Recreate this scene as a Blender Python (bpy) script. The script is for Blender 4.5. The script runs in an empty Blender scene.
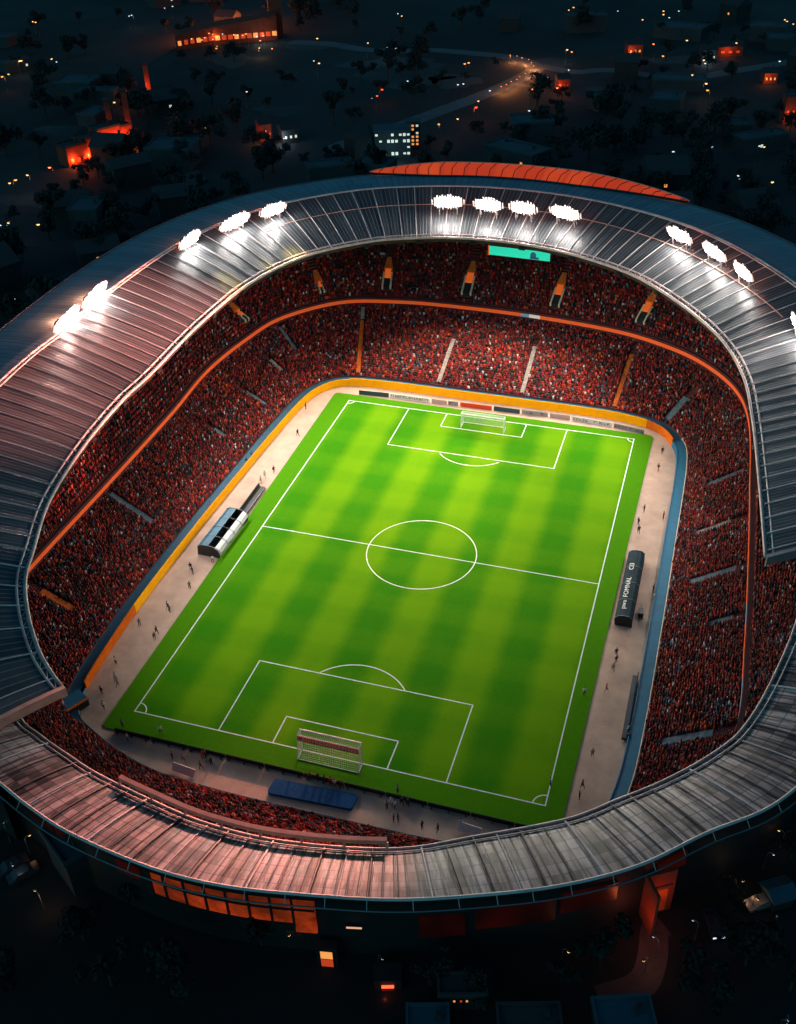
import bpy, bmesh, math, random
import numpy as np
from mathutils import Vector, Matrix, Euler

random.seed(7); RNG = np.random.default_rng(11)
S = bpy.context.scene; C = S.collection
GZ = 4.0                                   # street level outside the bowl

# ------------------------------------------------------------------ camera
cam = bpy.data.cameras.new('camera'); cam_o = bpy.data.objects.new('camera', cam); C.objects.link(cam_o)
CP = Vector((45.7604, -151.2881, 125.3056)); CE = Euler((.9416, .0268, .3038), 'XYZ'); CF = 1035.545
cam_o.location = CP; cam_o.rotation_euler = CE
cam.sensor_fit = 'HORIZONTAL'; cam.sensor_width = 36; cam.lens = CF / 796 * 36
cam.clip_start = 1; cam.clip_end = 6000
S.camera = cam_o
CM = CE.to_matrix()

def at(u, v, z=GZ):
    """the place at height z that the survey photograph shows at pixel u, v"""
    d = CM @ Vector(((u - 398) / CF, -(v - 512) / CF, -1.0)); t = (z - CP.z) / d.z
    return CP + t * d

# ------------------------------------------------------------------ helpers
def link(o, parent=None):
    C.objects.link(o)
    if parent is not None: o.parent = parent
    return o

def tag(o, label=None, cat=None, group=None, kind=None):
    if label: o['label'] = label
    if cat: o['category'] = cat
    if group: o['group'] = group
    if kind: o['kind'] = kind
    return o

def thing(name, label, cat, loc=(0, 0, 0), rz=0.0, group=None):
    o = bpy.data.objects.new(name, None); o.empty_display_size = .5
    o.location = loc; o.rotation_euler = (0, 0, rz)
    C.objects.link(o)
    return tag(o, label, cat, group)

class MB:
    def __init__(s): s.v = []; s.f = []; s.m = []; s.uv = None
    def add(s, vs, fs, mi=0):
        n = len(s.v); s.v += [tuple(p) for p in vs]
        s.f += [tuple(i + n for i in f) for f in fs]; s.m += [mi] * len(fs)
    def box(s, c, d, rz=0.0, mi=0, M=None):
        cx, cy, cz = c; dx, dy, dz = d[0] / 2, d[1] / 2, d[2] / 2
        vs = [Vector((x, y, z)) for z in (-dz, dz) for x, y in ((-dx, -dy), (dx, -dy), (dx, dy), (-dx, dy))]
        R = Matrix.Rotation(rz, 3, 'Z') if M is None else M
        vs = [R @ p + Vector(c) for p in vs]
        s.add(vs, [(3, 2, 1, 0), (4, 5, 6, 7), (0, 1, 5, 4), (1, 2, 6, 5), (2, 3, 7, 6), (3, 0, 4, 7)], mi)
    def tube(s, pts, r, n=6, mi=0, closed=False):
        P = [Vector(p) for p in pts]; N = len(P); vs = []; fs = []
        rr = r if hasattr(r, '__len__') else [r] * N
        for i, p in enumerate(P):
            if closed: t = P[(i + 1) % N] - P[i - 1]
            else: t = P[min(i + 1, N - 1)] - P[max(i - 1, 0)]
            t.normalize()
            a = t.cross(Vector((0, 0, 1)))
            if a.length < .01: a = t.cross(Vector((1, 0, 0)))
            a.normalize(); b = a.cross(t)
            for k in range(n):
                q = 2 * math.pi * k / n
                vs.append(p + (a * math.cos(q) + b * math.sin(q)) * rr[i])
        for i in range(N if closed else N - 1):
            j = (i + 1) % N
            for k in range(n):
                l = (k + 1) % n
                fs.append((i * n + k, i * n + l, j * n + l, j * n + k))
        if not closed:
            fs.append(tuple(range(n - 1, -1, -1))); fs.append(tuple((N - 1) * n + k for k in range(n)))
        s.add(vs, fs, mi)
    def build(s, name, mats, parent=None, smooth=False):
        me = bpy.data.meshes.new(name); me.from_pydata(s.v, [], s.f)
        for m in (mats if isinstance(mats, (list, tuple)) else [mats]): me.materials.append(m)
        if any(s.m): me.polygons.foreach_set('material_index', s.m)
        if s.uv is not None:
            ul = me.uv_layers.new(name='UVMap'); idx = np.empty(len(me.loops), np.int32)
            me.loops.foreach_get('vertex_index', idx)
            ul.data.foreach_set('uv', np.asarray(s.uv, np.float32)[idx].ravel())
        me.validate(); me.update()
        if smooth: me.polygons.foreach_set('use_smooth', [True] * len(me.polygons))
        return link(bpy.data.objects.new(name, me), parent)

def catmull(P, closed=False, step=1.0, n=None):
    P = np.asarray(P, float); N = len(P); out = []
    segs = N if closed else N - 1
    for i in range(segs):
        if closed: p0, p1, p2, p3 = P[i - 1], P[i], P[(i + 1) % N], P[(i + 2) % N]
        else:
            p1, p2 = P[i], P[i + 1]
            p0 = P[i - 1] if i else 2 * p1 - p2
            p3 = P[i + 2] if i + 2 < N else 2 * p2 - p1
        t = np.linspace(0, 1, 24, endpoint=False)[:, None]
        out.append(.5 * (2 * p1 + (p2 - p0) * t + (2 * p0 - 5 * p1 + 4 * p2 - p3) * t ** 2 + (3 * p1 - p0 - 3 * p2 + p3) * t ** 3))
    out = np.concatenate(out)
    out = np.vstack([out, out[:1] if closed else P[-1:]])
    d = np.r_[0, np.cumsum(np.linalg.norm(np.diff(out[:, :2], axis=0), axis=1))]
    n = n or max(2, int(round(d[-1] / step)))
    s = np.linspace(0, d[-1], n + 1)
    if closed: s = s[:-1]
    return np.stack([np.interp(s, d, out[:, k]) for k in range(out.shape[1])], 1)

def normals2(P, closed, smooth=0):
    """unit normals to the left of the walking direction, optionally smoothed"""
    if closed: t = np.roll(P, -1, 0) - np.roll(P, 1, 0)
    else: t = np.gradient(P, axis=0)
    t = t[:, :2]; n = np.stack([-t[:, 1], t[:, 0]], 1); n /= np.linalg.norm(n, axis=1)[:, None]
    for _ in range(smooth):
        if closed: n = (np.roll(n, 1, 0) + n + np.roll(n, -1, 0))
        else:
            m = n.copy(); m[1:-1] = n[:-2] + n[1:-1] + n[2:]; n = m
        n /= np.linalg.norm(n, axis=1)[:, None]
    return n

def hit(P, n, Q, closed):
    """from each P along n, the first crossing with polyline Q (columns x, y, ...)"""
    A = Q; B = np.roll(Q, -1, 0)
    if not closed: A, B = Q[:-1], Q[1:]
    out = np.zeros((len(P), Q.shape[1]))
    for i in range(len(P)):
        e = B[:, :2] - A[:, :2]; w = A[:, :2] - P[i, :2]
        den = n[i, 0] * e[:, 1] - n[i, 1] * e[:, 0]; den = np.where(abs(den) < 1e-9, 1e-9, den)
        t = (w[:, 0] * e[:, 1] - w[:, 1] * e[:, 0]) / den
        s = (w[:, 0] * n[i, 1] - w[:, 1] * n[i, 0]) / den
        ok = (t > 0) & (s >= -1e-6) & (s <= 1 + 1e-6)
        if ok.any():
            k = np.where(ok, t, 1e9).argmin(); out[i] = A[k] + s[k] * (B[k] - A[k])
        else:
            k = np.linalg.norm(A[:, :2] - P[i, :2], axis=1).argmin(); out[i] = A[k]
    return out

def strip(sections, closed=False, uv=None):
    """sections: (stations, k, 3) -> verts and quads"""
    sec = np.asarray(sections); n, k, _ = sec.shape
    vs = sec.reshape(-1, 3).tolist(); fs = []
    for i in range(n if closed else n - 1):
        j = (i + 1) % n
        for a in range(k - 1):
            fs.append((i * k + a, i * k + a + 1, j * k + a + 1, j * k + a))
    return vs, fs

# ------------------------------------------------------------------ materials
def mat(name, col=(.5, .5, .5), rough=.6, metal=0.0, emit=None, estr=0.0, noise=None, spec=.5, bump=None):
    m = bpy.data.materials.new(name); m.use_nodes = True
    nt = m.node_tree; b = nt.nodes['Principled BSDF']
    b.inputs['Base Color'].default_value = (*col, 1); b.inputs['Roughness'].default_value = rough
    b.inputs['Metallic'].default_value = metal; b.inputs['Specular IOR Level'].default_value = spec
    if emit: b.inputs['Emission Color'].default_value = (*emit, 1); b.inputs['Emission Strength'].default_value = estr
    if noise or bump:
        tc = nt.nodes.new('ShaderNodeTexCoord')
    if noise:
        sc, col2, lo, hi = noise
        nz = nt.nodes.new('ShaderNodeTexNoise'); nz.inputs['Scale'].default_value = sc; nz.inputs['Detail'].default_value = 6
        nz.inputs['Roughness'].default_value = .65
        nt.links.new(tc.outputs['Object'], nz.inputs['Vector'])
        mr = nt.nodes.new('ShaderNodeMapRange'); mr.inputs[1].default_value = lo; mr.inputs[2].default_value = hi
        nt.links.new(nz.outputs['Fac'], mr.inputs[0])
        mx = nt.nodes.new('ShaderNodeMix'); mx.data_type = 'RGBA'
        mx.inputs[6].default_value = (*col, 1); mx.inputs[7].default_value = (*col2, 1)
        nt.links.new(mr.outputs[0], mx.inputs[0]); nt.links.new(mx.outputs[2], b.inputs['Base Color'])
    if bump:
        nb = nt.nodes.new('ShaderNodeTexNoise'); nb.inputs['Scale'].default_value = bump[0]
        nt.links.new(tc.outputs['Object'], nb.inputs['Vector'])
        bp = nt.nodes.new('ShaderNodeBump'); bp.inputs['Strength'].default_value = bump[1]; bp.inputs['Distance'].default_value = .1
        nt.links.new(nb.outputs['Fac'], bp.inputs['Height']); nt.links.new(bp.outputs[0], b.inputs['Normal'])
    return m

class NG:
    """tiny wrapper for wiring maths nodes"""
    def __init__(s, m): s.nt = m.node_tree; s.b = s.nt.nodes['Principled BSDF']
    def n(s, t, **kw):
        x = s.nt.nodes.new(t)
        for k, v in kw.items(): setattr(x, k, v)
        return x
    def put(s, sock, v):
        if hasattr(v, 'is_linked'): s.nt.links.new(v, sock)
        else: sock.default_value = v
    def m(s, op, a, b=0.0, c=0.0):
        x = s.n('ShaderNodeMath', operation=op); s.put(x.inputs[0], a); s.put(x.inputs[1], b); s.put(x.inputs[2], c)
        return x.outputs[0]
    def mr(s, v, a, b, c=0.0, d=1.0, smooth=True):
        x = s.n('ShaderNodeMapRange'); x.interpolation_type = 'SMOOTHSTEP' if smooth else 'LINEAR'
        for i, q in enumerate((v, a, b, c, d)): s.put(x.inputs[i], q)
        return x.outputs[0]
    def mix(s, f, a, b):
        x = s.n('ShaderNodeMix', data_type='RGBA'); s.put(x.inputs[0], f); s.put(x.inputs[6], a); s.put(x.inputs[7], b)
        return x.outputs[2]
    def noise(s, vec, scale, detail=4, rough=.6):
        x = s.n('ShaderNodeTexNoise'); s.put(x.inputs['Vector'], vec); x.inputs['Scale'].default_value = scale
        x.inputs['Detail'].default_value = detail; x.inputs['Roughness'].default_value = rough
        return x.outputs['Fac']
    def coords(s, kind='Object'):
        t = s.n('ShaderNodeTexCoord'); p = s.n('ShaderNodeSeparateXYZ'); s.nt.links.new(t.outputs[kind], p.inputs[0])
        return t.outputs[kind], p.outputs[0], p.outputs[1], p.outputs[2]

# turf with mown bands
M_turf = mat('mown turf', rough=.9, spec=.03)
g = NG(M_turf); vec, X, Y, Z = g.coords()
Xs = g.m('ADD', X, g.m('MULTIPLY', g.m('SUBTRACT', g.noise(vec, .35, 3), .5), .9))
Ys = g.m('ADD', Y, g.m('MULTIPLY', g.m('SUBTRACT', g.noise(vec, .3, 3), .5), 1.2))
bw = 6.8
tri = g.m('PINGPONG', g.m('ADD', Xs, 68.0 + 3.4), bw)
band = g.mr(tri, bw * .24, bw * .76)
tri2 = g.m('PINGPONG', g.m('ADD', Ys, 105.0), 5.25)
band2 = g.mr(tri2, 5.25 * .25, 5.25 * .75)
inside = g.m('MULTIPLY', g.m('LESS_THAN', g.m('ABSOLUTE', X), 34.0), g.m('LESS_THAN', g.m('ABSOLUTE', Y), 52.5))
f = g.m('ADD', g.m('MULTIPLY', band, .74), g.m('MULTIPLY', band2, .26))
f = g.m('ADD', f, g.m('MULTIPLY', g.m('SUBTRACT', g.noise(vec, .12, 5, .7), .5), .5))
f = g.m('ADD', f, g.m('MULTIPLY', g.m('SUBTRACT', g.noise(vec, 2.5, 4, .7), .5), .55))
inner = g.mix(g.mr(g.m('ADD', g.m('MULTIPLY', band, .8), g.m('ADD', g.m('MULTIPLY', band2, .2), g.m('ADD', g.m('MULTIPLY', g.m('SUBTRACT', g.noise(vec, .12, 5, .7), .5), .5), g.m('MULTIPLY', g.m('SUBTRACT', g.noise(vec, 2.5, 4, .7), .5), .5)))), 0, 1, 0, 1, False),
              (.034, .185, .003, 1), (.122, .285, .004, 1))
edge = g.mix(g.noise(vec, 1.2, 5, .7), (.04, .18, .003, 1), (.078, .24, .004, 1))
gm = g.m('ADD', g.m('POWER', g.m('DIVIDE', X, 6.5), 2.0), g.m('POWER', g.m('DIVIDE', g.m('SUBTRACT', g.m('ABSOLUTE', Y), 50.0), 3.2), 2.0))
wear = g.m('MULTIPLY', g.mr(gm, 1.0, .1), g.mr(g.noise(vec, .8, 5, .75), .4, .65))
inner = g.mix(g.m('MULTIPLY', wear, .45), inner, (.16, .2, .03, 1))
g.put(g.b.inputs['Base Color'], g.mix(inside, edge, inner))
bp = g.n('ShaderNodeBump'); bp.inputs['Strength'].default_value = .5; bp.inputs['Distance'].default_value = .08
g.put(bp.inputs['Height'], g.noise(vec, 6, 4)); g.put(g.b.inputs['Normal'], bp.outputs[0])

M_white = mat('pitch paint', (.8, .8, .76), .8, noise=(3, (.55, .62, .45), .45, .8))
M_apron = mat('pinkish paving', (.55, .37, .29), .85, noise=(.25, (.40, .265, .205), .35, .7), bump=(3, .3))
M_turfside = mat('dark turf kerb', (.015, .02, .015), .9)
M_yellow_glow = mat('yellow hoarding', (.8, .34, .003), .7, noise=(.6, (.65, .25, .003), .4, .75), spec=.08)
M_yellow_glow.node_tree.nodes['Principled BSDF'].inputs['Emission Color'].default_value = (1, .42, 0, 1); M_yellow_glow.node_tree.nodes['Principled BSDF'].inputs['Emission Strength'].default_value = .22  # faint emission added so the hoarding looks brighter
M_orange = mat('orange hoarding', (.85, .17, .01), .7, noise=(.6, (.65, .12, .008), .4, .75), spec=.08)
M_blue = mat('blue walkway paint', (.012, .085, .15), .6, noise=(.8, (.01, .05, .09), .4, .75))
M_bright_blue = mat('bright blue wall paint', (.008, .15, .28), .7, noise=(.5, (.006, .10, .19), .4, .8))
M_conc = mat('dark red seating terrace', (.10, .014, .017), .85, noise=(.4, (.06, .012, .015), .4, .7))
M_step_pale = mat('pale stair concrete', (.42, .34, .32), .8, noise=(1.5, (.22, .17, .16), .4, .7))
M_step_orange = mat('orange painted stair', (.75, .17, .018), .7, noise=(1.5, (.5, .1, .012), .4, .7))
M_step_blue = mat('grey blue stair', (.16, .23, .28), .7, noise=(1.5, (.08, .11, .14), .4, .7))
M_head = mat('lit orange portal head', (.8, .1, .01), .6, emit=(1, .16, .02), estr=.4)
M_portal_white = mat('cream portal wall', (.72, .6, .42), .7)
M_dark = mat('dark opening', (.01, .011, .013), .8)
M_black = mat('black plastic', (.012, .013, .016), .5)
M_steel = mat('pale roof steel', (.72, .62, .6), .5, 0, noise=(.3, (.5, .43, .42), .4, .7))
M_rib_dark = mat('dark roof steel', (.05, .045, .05), .5)
M_gutter = mat('pinkish white gutter', (.62, .48, .45), .5, .2, noise=(.5, (.4, .28, .26), .4, .7))
M_rail = mat('salmon painted edge beam', (.85, .42, .3), .5, 0, noise=(.4, (.65, .28, .19), .4, .7))
M_grey = mat('grey steel', (.2, .21, .22), .5, .6)

def roof_mat(name, base, alt, seam, pitch, metal, rough, vlines=None, cell=None, bright=None):
    m = mat(name, base, rough, metal); g = NG(m)
    t = g.n('ShaderNodeTexCoord'); p = g.n('ShaderNodeSeparateXYZ'); g.nt.links.new(t.outputs['UV'], p.inputs[0])
    U, V = p.outputs[0], p.outputs[1]
    fr = g.m('FRACT', g.m('DIVIDE', U, pitch)); ds = g.m('ABSOLUTE', g.m('SUBTRACT', fr, .5))
    line = g.mr(ds, .36, .47)
    pid = g.m('FLOOR', g.m('DIVIDE', U, pitch))
    w = g.n('ShaderNodeTexWhiteNoise', noise_dimensions='2D'); cv = g.n('ShaderNodeCombineXYZ')
    g.put(cv.inputs[0], g.m('FLOOR', g.m('DIVIDE', U, cell[0])) if cell else pid)
    g.put(cv.inputs[1], g.m('FLOOR', g.m('DIVIDE', V, cell[1])) if cell else 0.0)
    g.put(w.inputs['Vector'], cv.outputs[0])
    st = g.n('ShaderNodeCombineXYZ'); g.put(st.inputs[0], g.m('MULTIPLY', U, 1.0)); g.put(st.inputs[1], g.m('MULTIPLY', V, .12))
    nz = g.noise(st.outputs[0], .9, 6, .7); big = g.noise(st.outputs[0], .05, 4, .6)
    f = g.m('ADD', g.m('MULTIPLY', w.outputs['Value'], .45), g.m('ADD', g.m('MULTIPLY', nz, .7), g.m('SUBTRACT', g.m('MULTIPLY', big, .5), .35)))
    c = g.mix(g.mr(f, .2, 1.0), (*base, 1), (*alt, 1))
    c = g.mix(g.m('MULTIPLY', line, .8), c, (*seam, 1))
    if bright:  # highlights put into the panel colour as pale blotches, plus dark streaks
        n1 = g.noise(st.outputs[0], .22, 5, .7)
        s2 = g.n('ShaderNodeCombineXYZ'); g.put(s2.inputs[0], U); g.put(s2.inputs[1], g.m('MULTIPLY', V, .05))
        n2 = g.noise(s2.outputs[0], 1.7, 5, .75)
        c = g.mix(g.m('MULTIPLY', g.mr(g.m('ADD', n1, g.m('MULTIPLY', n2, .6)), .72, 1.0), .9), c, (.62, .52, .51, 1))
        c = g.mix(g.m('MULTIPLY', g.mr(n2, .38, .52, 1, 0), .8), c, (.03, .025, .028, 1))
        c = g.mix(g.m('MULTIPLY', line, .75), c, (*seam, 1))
    if vlines:
        fv = g.m('ABSOLUTE', g.m('SUBTRACT', g.m('FRACT', g.m('DIVIDE', V, vlines)), .5))
        c = g.mix(g.m('MULTIPLY', g.mr(fv, .44, .49), .75), c, (*seam, 1))
    g.put(g.b.inputs['Base Color'], c)
    g.put(g.b.inputs['Roughness'], g.mr(nz, .3, .7, rough - .1, rough + .15))
    bp = g.n('ShaderNodeBump'); bp.inputs['Strength'].default_value = .6; bp.inputs['Distance'].default_value = .12
    g.put(bp.inputs['Height'], g.m('ADD', line, g.m('MULTIPLY', nz, .6))); g.put(g.b.inputs['Normal'], bp.outputs[0])
    return m
M_roof_in = roof_mat('ribbed blue grey roof sheet', (.034, .048, .056), (.105, .112, .12), (.24, .21, .205), .82, 0, .36)
M_roof_out = roof_mat('smooth slate roof sheet', (.11, .21, .26), (.19, .30, .36), (.075, .14, .175), 1.6, 0, .5)
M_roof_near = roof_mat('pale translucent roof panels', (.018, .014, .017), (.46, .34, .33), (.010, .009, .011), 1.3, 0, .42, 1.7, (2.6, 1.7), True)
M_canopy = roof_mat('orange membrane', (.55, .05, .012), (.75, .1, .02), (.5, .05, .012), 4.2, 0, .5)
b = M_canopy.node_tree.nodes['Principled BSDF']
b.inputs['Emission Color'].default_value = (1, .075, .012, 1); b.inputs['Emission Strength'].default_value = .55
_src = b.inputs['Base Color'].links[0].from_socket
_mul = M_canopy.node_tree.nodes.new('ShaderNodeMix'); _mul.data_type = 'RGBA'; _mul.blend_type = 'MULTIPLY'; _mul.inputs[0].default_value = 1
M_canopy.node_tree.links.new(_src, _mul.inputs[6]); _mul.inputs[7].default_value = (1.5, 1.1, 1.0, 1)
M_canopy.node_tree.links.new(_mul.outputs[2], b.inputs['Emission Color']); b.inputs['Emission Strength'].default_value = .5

def emit_mat(name, col, s): return mat(name, col, .5, emit=col, estr=s)
M_bulb = emit_mat('floodlight lens', (1, .93, .88), 40)
M_bloom_halo = mat('glowing reflector fins', (.8, .7, .66), .4, emit=(1, .62, .5), estr=.55)  # emission on these fins imitates bloom around the lamps
M_led = emit_mat('orange led ribbon', (.9, .11, .02), .3)
M_led_white = emit_mat('white led ribbon', (.7, .6, .58), .38)
M_led_blue = emit_mat('dim blue led ribbon', (.16, .25, .33), .4)
M_screen = emit_mat('teal screen', (.012, .55, .36), .85)
M_screen_fig = mat('dark screen figure', (.01, .06, .12), .5, emit=(.01, .06, .12), estr=.8)
M_fac_lit = mat('lit orange facade glass', (.4, .06, .015), .4, emit=(1, .085, .014), estr=.3, noise=(.25, (.2, .03, .01), .35, .7))
g = NG(M_fac_lit); vec, X, Y, Z = g.coords(); g.put(g.b.inputs['Emission Strength'], g.m('MULTIPLY', g.mr(g.noise(vec, .5, 5, .75), .3, .7, .35, 1.0), g.mr(g.noise(vec, .12, 3), .35, .65, .12, .42)))
M_fac_dim = mat('dim red facade glass', (.03, .006, .005), .4, emit=(1, .05, .02), estr=.03)
g = NG(M_fac_dim); vec, X, Y, Z = g.coords(); g.put(g.b.inputs['Emission Strength'], g.mr(g.noise(vec, .1, 2, .5), .35, .7, .003, .02))
M_fac = mat('dark facade cladding', (.010, .011, .013), .7)
M_warm = emit_mat('warm lamp glass', (1, .5, .16), 2.4)
M_amber = emit_mat('amber lamp glass', (1, .25, .05), 3)
M_cold = emit_mat('cold lamp glass', (.75, .9, 1), 1.3)
M_red = emit_mat('red lamp glass', (1, .09, .03), 2.5)
M_win = emit_mat('lit window', (1, .36, .09), .9)
M_win_pale = emit_mat('pale lit window', (.85, .9, .75), .7)
M_win_red = emit_mat('red lit window', (1, .09, .02), .45)

# ------------------------------------------------------------------ world, moon
w = bpy.data.worlds.new('World'); S.world = w; w.use_nodes = True
nt = w.node_tree; bg = nt.nodes['Background']
sky = nt.nodes.new('ShaderNodeTexSky'); sky.sky_type = 'NISHITA'; sky.sun_disc = False
sky.sun_elevation = math.radians(28); sky.sun_rotation = math.radians(200)
tint = nt.nodes.new('ShaderNodeMix'); tint.data_type = 'RGBA'; tint.blend_type = 'MULTIPLY'; tint.inputs[0].default_value = 1
nt.links.new(sky.outputs[0], tint.inputs[6]); tint.inputs[7].default_value = (.22, .85, 1.0, 1)
nt.links.new(tint.outputs[2], bg.inputs['Color']); bg.inputs['Strength'].default_value = .042
sun = bpy.data.lights.new('moon', 'SUN'); sun.energy = .03; sun.angle = math.radians(.5); sun.color = (.55, .8, 1)
so = link(bpy.data.objects.new('moon', sun)); so.rotation_euler = (math.radians(62), 0, math.radians(160))

def spot(name, loc, target, watts, col=(1, .93, .86), ang=110, blend=.8, rad=.6, parent=None):
    l = bpy.data.lights.new(name, 'SPOT'); l.energy = watts; l.color = col
    l.spot_size = math.radians(ang); l.spot_blend = blend; l.shadow_soft_size = rad
    o = link(bpy.data.objects.new(name, l), parent); o.location = loc
    o.rotation_euler = (Vector(target) - Vector(loc)).to_track_quat('-Z', 'Y').to_euler()
    return o
def point(name, loc, watts, col, rad=.3, parent=None):
    l = bpy.data.lights.new(name, 'POINT'); l.energy = watts; l.color = col; l.shadow_soft_size = rad
    o = link(bpy.data.objects.new(name, l), parent); o.location = loc
    return o

# ------------------------------------------------------------------ ground, turf, apron
M_ground = mat('night terrain', (.03, .036, .036), .95)
g = NG(M_ground); vec, X, Y, Z = g.coords()
nearr = g.mr(g.m('ADD', g.m('ABSOLUTE', X), g.m('MULTIPLY', g.m('ABSOLUTE', Y), 1.0)), 120, 260)
c = g.mix(g.mr(g.noise(vec, .011, 6, .62), .4, .66), (.012, .020, .020, 1), (.034, .048, .05, 1))
c = g.mix(g.m('MULTIPLY', g.noise(vec, .25, 5, .7), .5), c, (.012, .015, .014, 1))
c = g.mix(nearr, g.mix(g.noise(vec, .3, 5, .7), (.004, .005, .006, 1), (.011, .012, .013, 1)), c)
g.put(g.b.inputs['Base Color'], c)
def ngon_slab(name, pts, z0, z1, mats, kind='structure', sidemat=0):
    n = len(pts); mb = MB()
    vs = [(p[0], p[1], z0) for p in pts] + [(p[0], p[1], z1) for p in pts]
    mb.add(vs, [tuple(range(n, 2 * n))], 0); mb.add(vs, [(i, (i + 1) % n, n + (i + 1) % n, n + i) for i in range(n)], sidemat)
    o = mb.build(name, mats)
    if kind: o['kind'] = kind
    return o

def rounded(pts, r, k=6):
    out = []; P = [Vector(p) for p in pts]; n = len(P)
    for i in range(n):
        a, b, c = P[i - 1], P[i], P[(i + 1) % n]
        d1 = (a - b).normalized(); d2 = (c - b).normalized()
        q = r / math.tan(d1.angle(d2) / 2)
        s, e = b + d1 * q, b + d2 * q
        for j in range(k + 1):
            t = j / k; out.append(((1 - t) ** 2 * s + 2 * t * (1 - t) * b + t * t * e)[:])
    return out

# barrier line (clockwise seen from above: left, far, right, near)
BAR = [(-45.3, -40), (-46, -26), (-46, -4), (-45.6, 12), (-45, 31), (-44, 47), (-42, 54.5), (-37.5, 59), (-28, 60.3), (-8, 60.3), (6, 60.3), (20, 60.2), (30, 59.6),
       (38, 57.3), (42.2, 52), (44, 43), (44.2, 12), (44.2, -14), (44, -34), (43.3, -47), (41, -55), (34, -61), (22, -62.8), (6, -63.3), (-12, -63.5), (-24, -62.9), (-32, -60.8),
       (-38, -58.3), (-42.5, -55.5), (-44.3, -50)]
B = catmull(BAR, True, n=420)
NB = normals2(B, True, 25)                  # outward: walking clockwise, left is outward
ngon_slab('pavement', [tuple(p) for p in B[::2]], -1.0, 0.0, [M_apron])
turf = rounded([(-37.6, -57.0), (36.9, -57.0), (38.1, 55.0), (-38.6, 55.4)], 1.2)
ngon_slab('turf_field', turf, -.2, .14, [M_turf, M_turfside], sidemat=1)

# markings
mk = MB(); ZL = .146; LW = .2
def line(x0, y0, x1, y1, w=LW):
    d = Vector((x1 - x0, y1 - y0)); n = Vector((-d.y, d.x)).normalized() * w / 2
    mk.add([(x0 - n.x, y0 - n.y, ZL), (x1 - n.x, y1 - n.y, ZL), (x1 + n.x, y1 + n.y, ZL), (x0 + n.x, y0 + n.y, ZL)], [(0, 1, 2, 3)])
def arc(cx, cy, r, a0, a1, n=48, w=LW):
    vs = []; fs = []
    for i in range(n + 1):
        a = math.radians(a0 + (a1 - a0) * i / n)
        for q in (r - w / 2, r + w / 2): vs.append((cx + q * math.cos(a), cy + q * math.sin(a), ZL))
    fs = [(2 * i, 2 * i + 1, 2 * i + 3, 2 * i + 2) for i in range(n)]; mk.add(vs, fs)
h = LW / 2
line(-34 - h, -52.5, 34 + h, -52.5); line(-34 - h, 52.5, 34 + h, 52.5); line(-34, -52.5 + h, -34, 52.5 - h); line(34, -52.5 + h, 34, 52.5 - h)
line(-34 + h, 0, 34 - h, 0, .19)
arc(-.4, 0, 10.7, -89.7, -.6, 60); arc(-.4, 0, 10.7, .6, 179.4, 90); arc(-.4, 0, 10.7, 180.6, 269.7, 60)
for sy in (-1, 1):
    y0 = sy * (52.5 - h)
    for hw, dp in ((18.9, 16.5), (9.5, 5.8)):
        y1 = sy * (52.5 - dp)
        line(-hw, y0, -hw, y1); line(hw, y0, hw, y1); line(-hw - h, y1, hw + h, y1)
    if sy < 0: arc(-.3, -41.8, 9.6, 38, 142, 36)
    else: arc(.2, 41.6, 9.2, -137, -43, 36)
arc(-34, -52.5, 1.9, 4, 86, 12); arc(34, -52.5, 1.9, 94, 176, 12); arc(-34, 52.5, 1.4, -86, -4, 12); arc(34, 52.5, 1.4, -176, -94, 12)
tag(mk.build('pitch_markings', M_white), kind='structure')

# ------------------------------------------------------------------ bowl geometry
T1 = catmull([(-61.5, -42), (-62, -10), (-62.5, 18), (-63.5, 38), (-61.5, 55), (-57.5, 69), (-46, 81.5), (-31, 85.5), (-16, 86.3), (4, 85.5), (24, 82.5), (36, 78), (46, 71),
              (54, 60), (57.5, 46), (58.6, 20), (59.2, -4), (59.4, -23), (59, -40), (55, -56), (44, -68), (30, -76), (12, -80.5), (-6, -81.5), (-22, -79), (-36, -74), (-50, -66), (-58, -56)], True, n=700)
nearw = np.clip((-B[:, 1] - 54) / 4, 0, 1) * (B[:, 0] < 41)
BW = B + NB * (2.3 - 1.7 * nearw)[:, None]                           # back of the walkway
HT = hit(B, NB, T1, True)
ang = np.arctan2(B[:, 1], B[:, 0])
near = np.clip((-B[:, 1] - 48) / 9, 0, 1) * np.clip((46 - abs(B[:, 0])) / 4, 0, 1)
near = np.where(B[:, 1] < -53, 1, near)
for _ in range(30): near = (np.roll(near, 1) + near + np.roll(near, -1)) / 3
ztop = 10.0 - 1.5 * near                     # top of the lower tier
ROWS = 34
def tier(front, back, z0, z1, rows):
    """stepped terrace sections (stations, 2*rows+1, 3); also the tread mid lines"""
    n = len(front); sec = np.zeros((n, 2 * rows + 1, 3)); treads = []
    for r in range(rows):
        a, b_ = r / rows, (r + 1) / rows
        za = z0 + (z1 - z0) * a; zb = z0 + (z1 - z0) * (r + 1) / rows
        pa = front + (back - front) * a; pb = front + (back - front) * b_
        sec[:, 2 * r, :2] = pa; sec[:, 2 * r, 2] = za
        sec[:, 2 * r + 1, :2] = pa; sec[:, 2 * r + 1, 2] = zb
        treads.append((front + (back - front) * (a + .55 / rows), zb))
    sec[:, -1, :2] = back; sec[:, -1, 2] = z1
    return sec, treads
zf = 1.45 - 1.0 * nearw
low_sec, low_tr = tier(BW, HT, zf, ztop, ROWS)
hole = T1[::5, :2] + normals2(T1, True, 6)[::5] * 1.5
mb = MB(); ha = np.arctan2(hole[:, 1], hole[:, 0]); nh = len(hole)
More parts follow.
